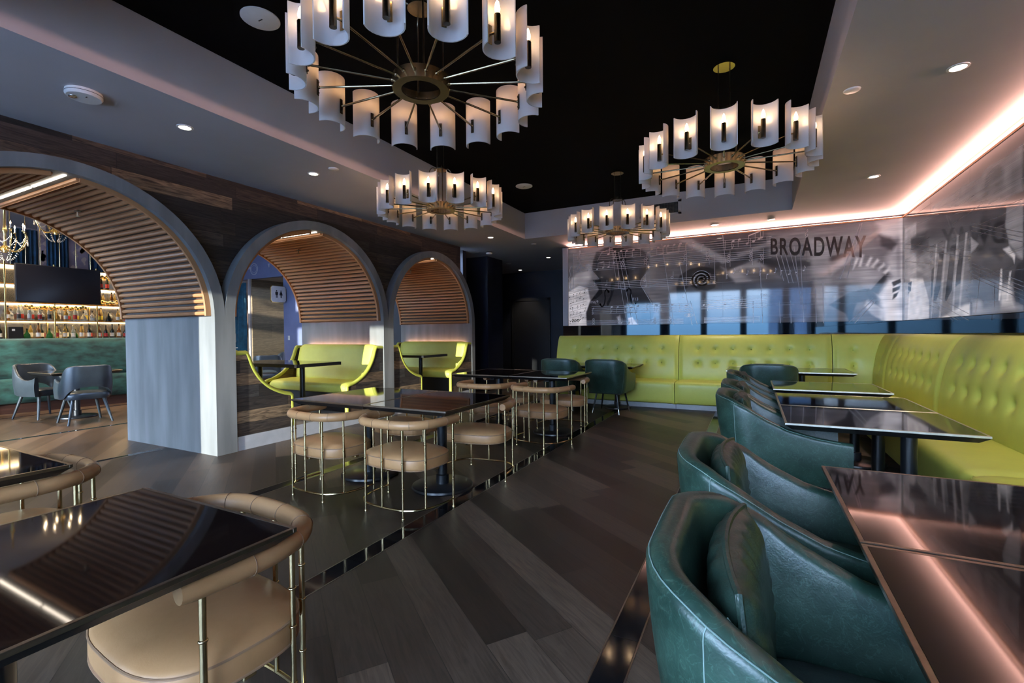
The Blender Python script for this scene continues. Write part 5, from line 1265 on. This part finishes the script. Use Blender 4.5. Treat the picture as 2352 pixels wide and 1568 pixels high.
# restroom sign, dispenser, wall switch, teal curtain, as seen through the middle arch
t = thing('restroom_sign', 'white octagonal restroom sign with man and woman symbols, on the blue wall', 'sign', (-11.80, BW - .25, 2.47))
oct_ = [(.18, -.22), (.22, -.17), (.22, .17), (.18, .22), (-.18, .22), (-.22, .17), (-.22, -.17), (-.18, -.22)]
MB().prism(oct_, 'x', -.012, .012).obj('face', M['white'], t, 0)
MB().prism([(a * 1.06, b_ * 1.06) for a, b_ in oct_], 'x', -.03, -.012).obj('brass_back', M['gold'], t, 0)
MB().rbox(-.02, .0, .2, .25, -.16, .16, .002, 1).obj('wall_bracket', M['gold'], t, 0)
def figure(y, lady):
    g = MB(); q = lambda P: g.prism([(y + a, b_) for a, b_ in P], 'x', .012, .0135)
    q([(.020 * math.cos(k * PI / 6), .088 + .020 * math.sin(k * PI / 6)) for k in range(12)])
    if lady: q([(-.028, .06), (.028, .06), (.052, -.03), (.018, -.03), (.016, -.105), (-.016, -.105), (-.018, -.03), (-.052, -.03)])
    else: q([(-.042, .06), (.042, .06), (.042, -.02), (.026, -.02), (.022, -.105), (.003, -.105), (.003, -.03), (-.003, -.03), (-.003, -.105), (-.022, -.105), (-.026, -.02), (-.042, -.02)])
    g.obj('woman_symbol' if lady else 'man_symbol', M['black'], t, 0)
figure(-.068, False); figure(.068, True)
t = thing('dispenser_stand', 'white hand sanitizer dispenser on a slim stand, by the teal curtain', 'dispenser', (-13.45, BW - .5, 0))
MB().cyl(0, 0, 0, 1.0, .02, 12).lathe([(.14, 0), (.14, .02), (.03, .03)], 0, 0, 24).obj('stand', M['steel'], t)
MB().rbox(-.055, .055, -.08, .04, 1.12, 1.40, .02, 2).rbox(-.02, .02, -.07, -.05, .98, 1.13, .006, 1).obj('dispenser', M['white'], t)
MB().rbox(-.012, .012, -.083, -.079, 1.22, 1.36, .002, 1).obj('window_slot', M['black'], t, 0)
MB().rbox(-.09, .09, -.1, .06, .96, .985, .006, 1).obj('drip_tray', M['white'], t)
t = thing('light_switch', 'small white switch plate on the blue wall, below the restroom sign', 'switch', (-11.72, BW, 1.25))
MB().rbox(-.04, .04, -.008, 0, -.06, .06, .003, 1).obj('plate', M['white'], t); MB().rbox(-.012, .012, -.011, -.008, -.025, .025, .001, 1).obj('rocker', M['cream'], t)
curtain('curtain', 'teal curtain hanging left of the plank-lined opening, through the middle arch', BW - .08, -14.75, -13.47, .02, 2.9, M['teal'], None, 5, 'x')
# ------------------------------------------------------------------ camera
cam = bpy.data.cameras.new('camera'); co = bpy.data.objects.new('camera', cam); COL.objects.link(co)
cam.sensor_fit = 'HORIZONTAL'; cam.sensor_width = 36; cam.lens = 1082.146 / 2352 * 36; cam.clip_start = .02
r = Vector((0.8897394786100732, 0.4563822596632244, -0.008882188208111978)); u = Vector((0.00038440832370919675, 0.018709337218755038, 0.9998248911339801)); f = Vector((-0.4564685229376892, 0.8895870917260007, -0.01647099880274739))
m = Matrix((r, u, -f)).transposed().to_4x4(); m.translation = Vector((0, 0, 1.31)); co.matrix_world = m
SC.camera = co
# ------------------------------------------------------------------ light
wd = bpy.data.worlds.new('sky'); SC.world = wd; wd.use_nodes = True; nt = wd.node_tree
bg = nt.nodes['Background']; tc = N(nt, 'ShaderNodeTexCoord'); sx = N(nt, 'ShaderNodeSeparateXYZ'); L(nt, tc.outputs['Generated'], sx.inputs[0])
cl = N(nt, 'ShaderNodeTexNoise'); cl.inputs['Scale'].default_value = 3.5; cl.inputs['Detail'].default_value = 5; L(nt, tc.outputs['Generated'], cl.inputs[0])
c = ramp(nt, mth(nt, 'ADD', sx.outputs[2], mth(nt, 'MULTIPLY', cl.outputs[0], .12)), [(.0, (.06, .13, .24)), (.09, (.12, .28, .52)), (.20, (.60, .75, 1.0)), (.5, (.44, .60, .92)), (1., (.34, .50, .85))])
L(nt, c, bg.inputs[0]); bg.inputs[1].default_value = 17.0
s = bpy.data.lights.new('low_sun', 'SUN'); s.energy = 6.5; s.color = (1, .96, .86); s.angle = math.radians(.6)
so = bpy.data.objects.new('low_sun', s); COL.objects.link(so); d = Vector((-.125, 1, -.133)); so.rotation_euler = d.to_track_quat('-Z', 'Y').to_euler(); so.location = (3, -12, 4)
def area(name, loc, size, energy, col, direction, sy=None):
    l = bpy.data.lights.new(name, 'AREA'); l.energy = energy; l.color = col; l.shape = 'RECTANGLE'; l.size = size; l.size_y = sy or size
    o = bpy.data.objects.new(name, l); COL.objects.link(o); o.location = loc
    zz = -Vector(direction).normalized(); xx = Vector((0, 0, 1)).cross(zz).normalized(); yy = zz.cross(xx)
    o.rotation_euler = Matrix((xx, yy, zz)).transposed().to_euler(); return o
ROSE = (1, .54, .44)
for o in (area('cove_lamp_rear', (-.68, BY - .008, 3.062), 5.35, 46, ROSE, (0, -1, .42), .018), area('cove_lamp_right', (RX - .008, 4.7, 3.062), 8.9, 64, ROSE, (-1, 0, .42), .018)):
    o.data.spread = math.radians(58)
# unseen warm spots added to brighten the bar room
for (x, y) in ((-10.2, 1.5), (-10.2, 5.2), (-12.4, 3.4), (-8.3, 3.6)):
    l = bpy.data.lights.new('bar_warm_fill', 'SPOT'); l.energy = 230; l.color = (1, .80, .58); l.spot_size = math.radians(110); l.spot_blend = .8; l.shadow_soft_size = .1
    o = bpy.data.objects.new('bar_warm_fill', l); COL.objects.link(o); o.location = (x, y, 4.05)
SC.view_settings.view_transform = 'Standard'; SC.view_settings.look = 'None'; SC.view_settings.gamma = 1.; SC.view_settings.exposure = 1.1; SC.view_settings.use_curve_mapping = False
cy = SC.cycles; cy.max_bounces = 8; cy.diffuse_bounces = 4; cy.glossy_bounces = 4; cy.transmission_bounces = 5; cy.transparent_max_bounces = 8
cy.caustics_reflective = False; cy.caustics_refractive = False; cy.sample_clamp_indirect = 4.; cy.blur_glossy = .6; cy.use_denoising = True
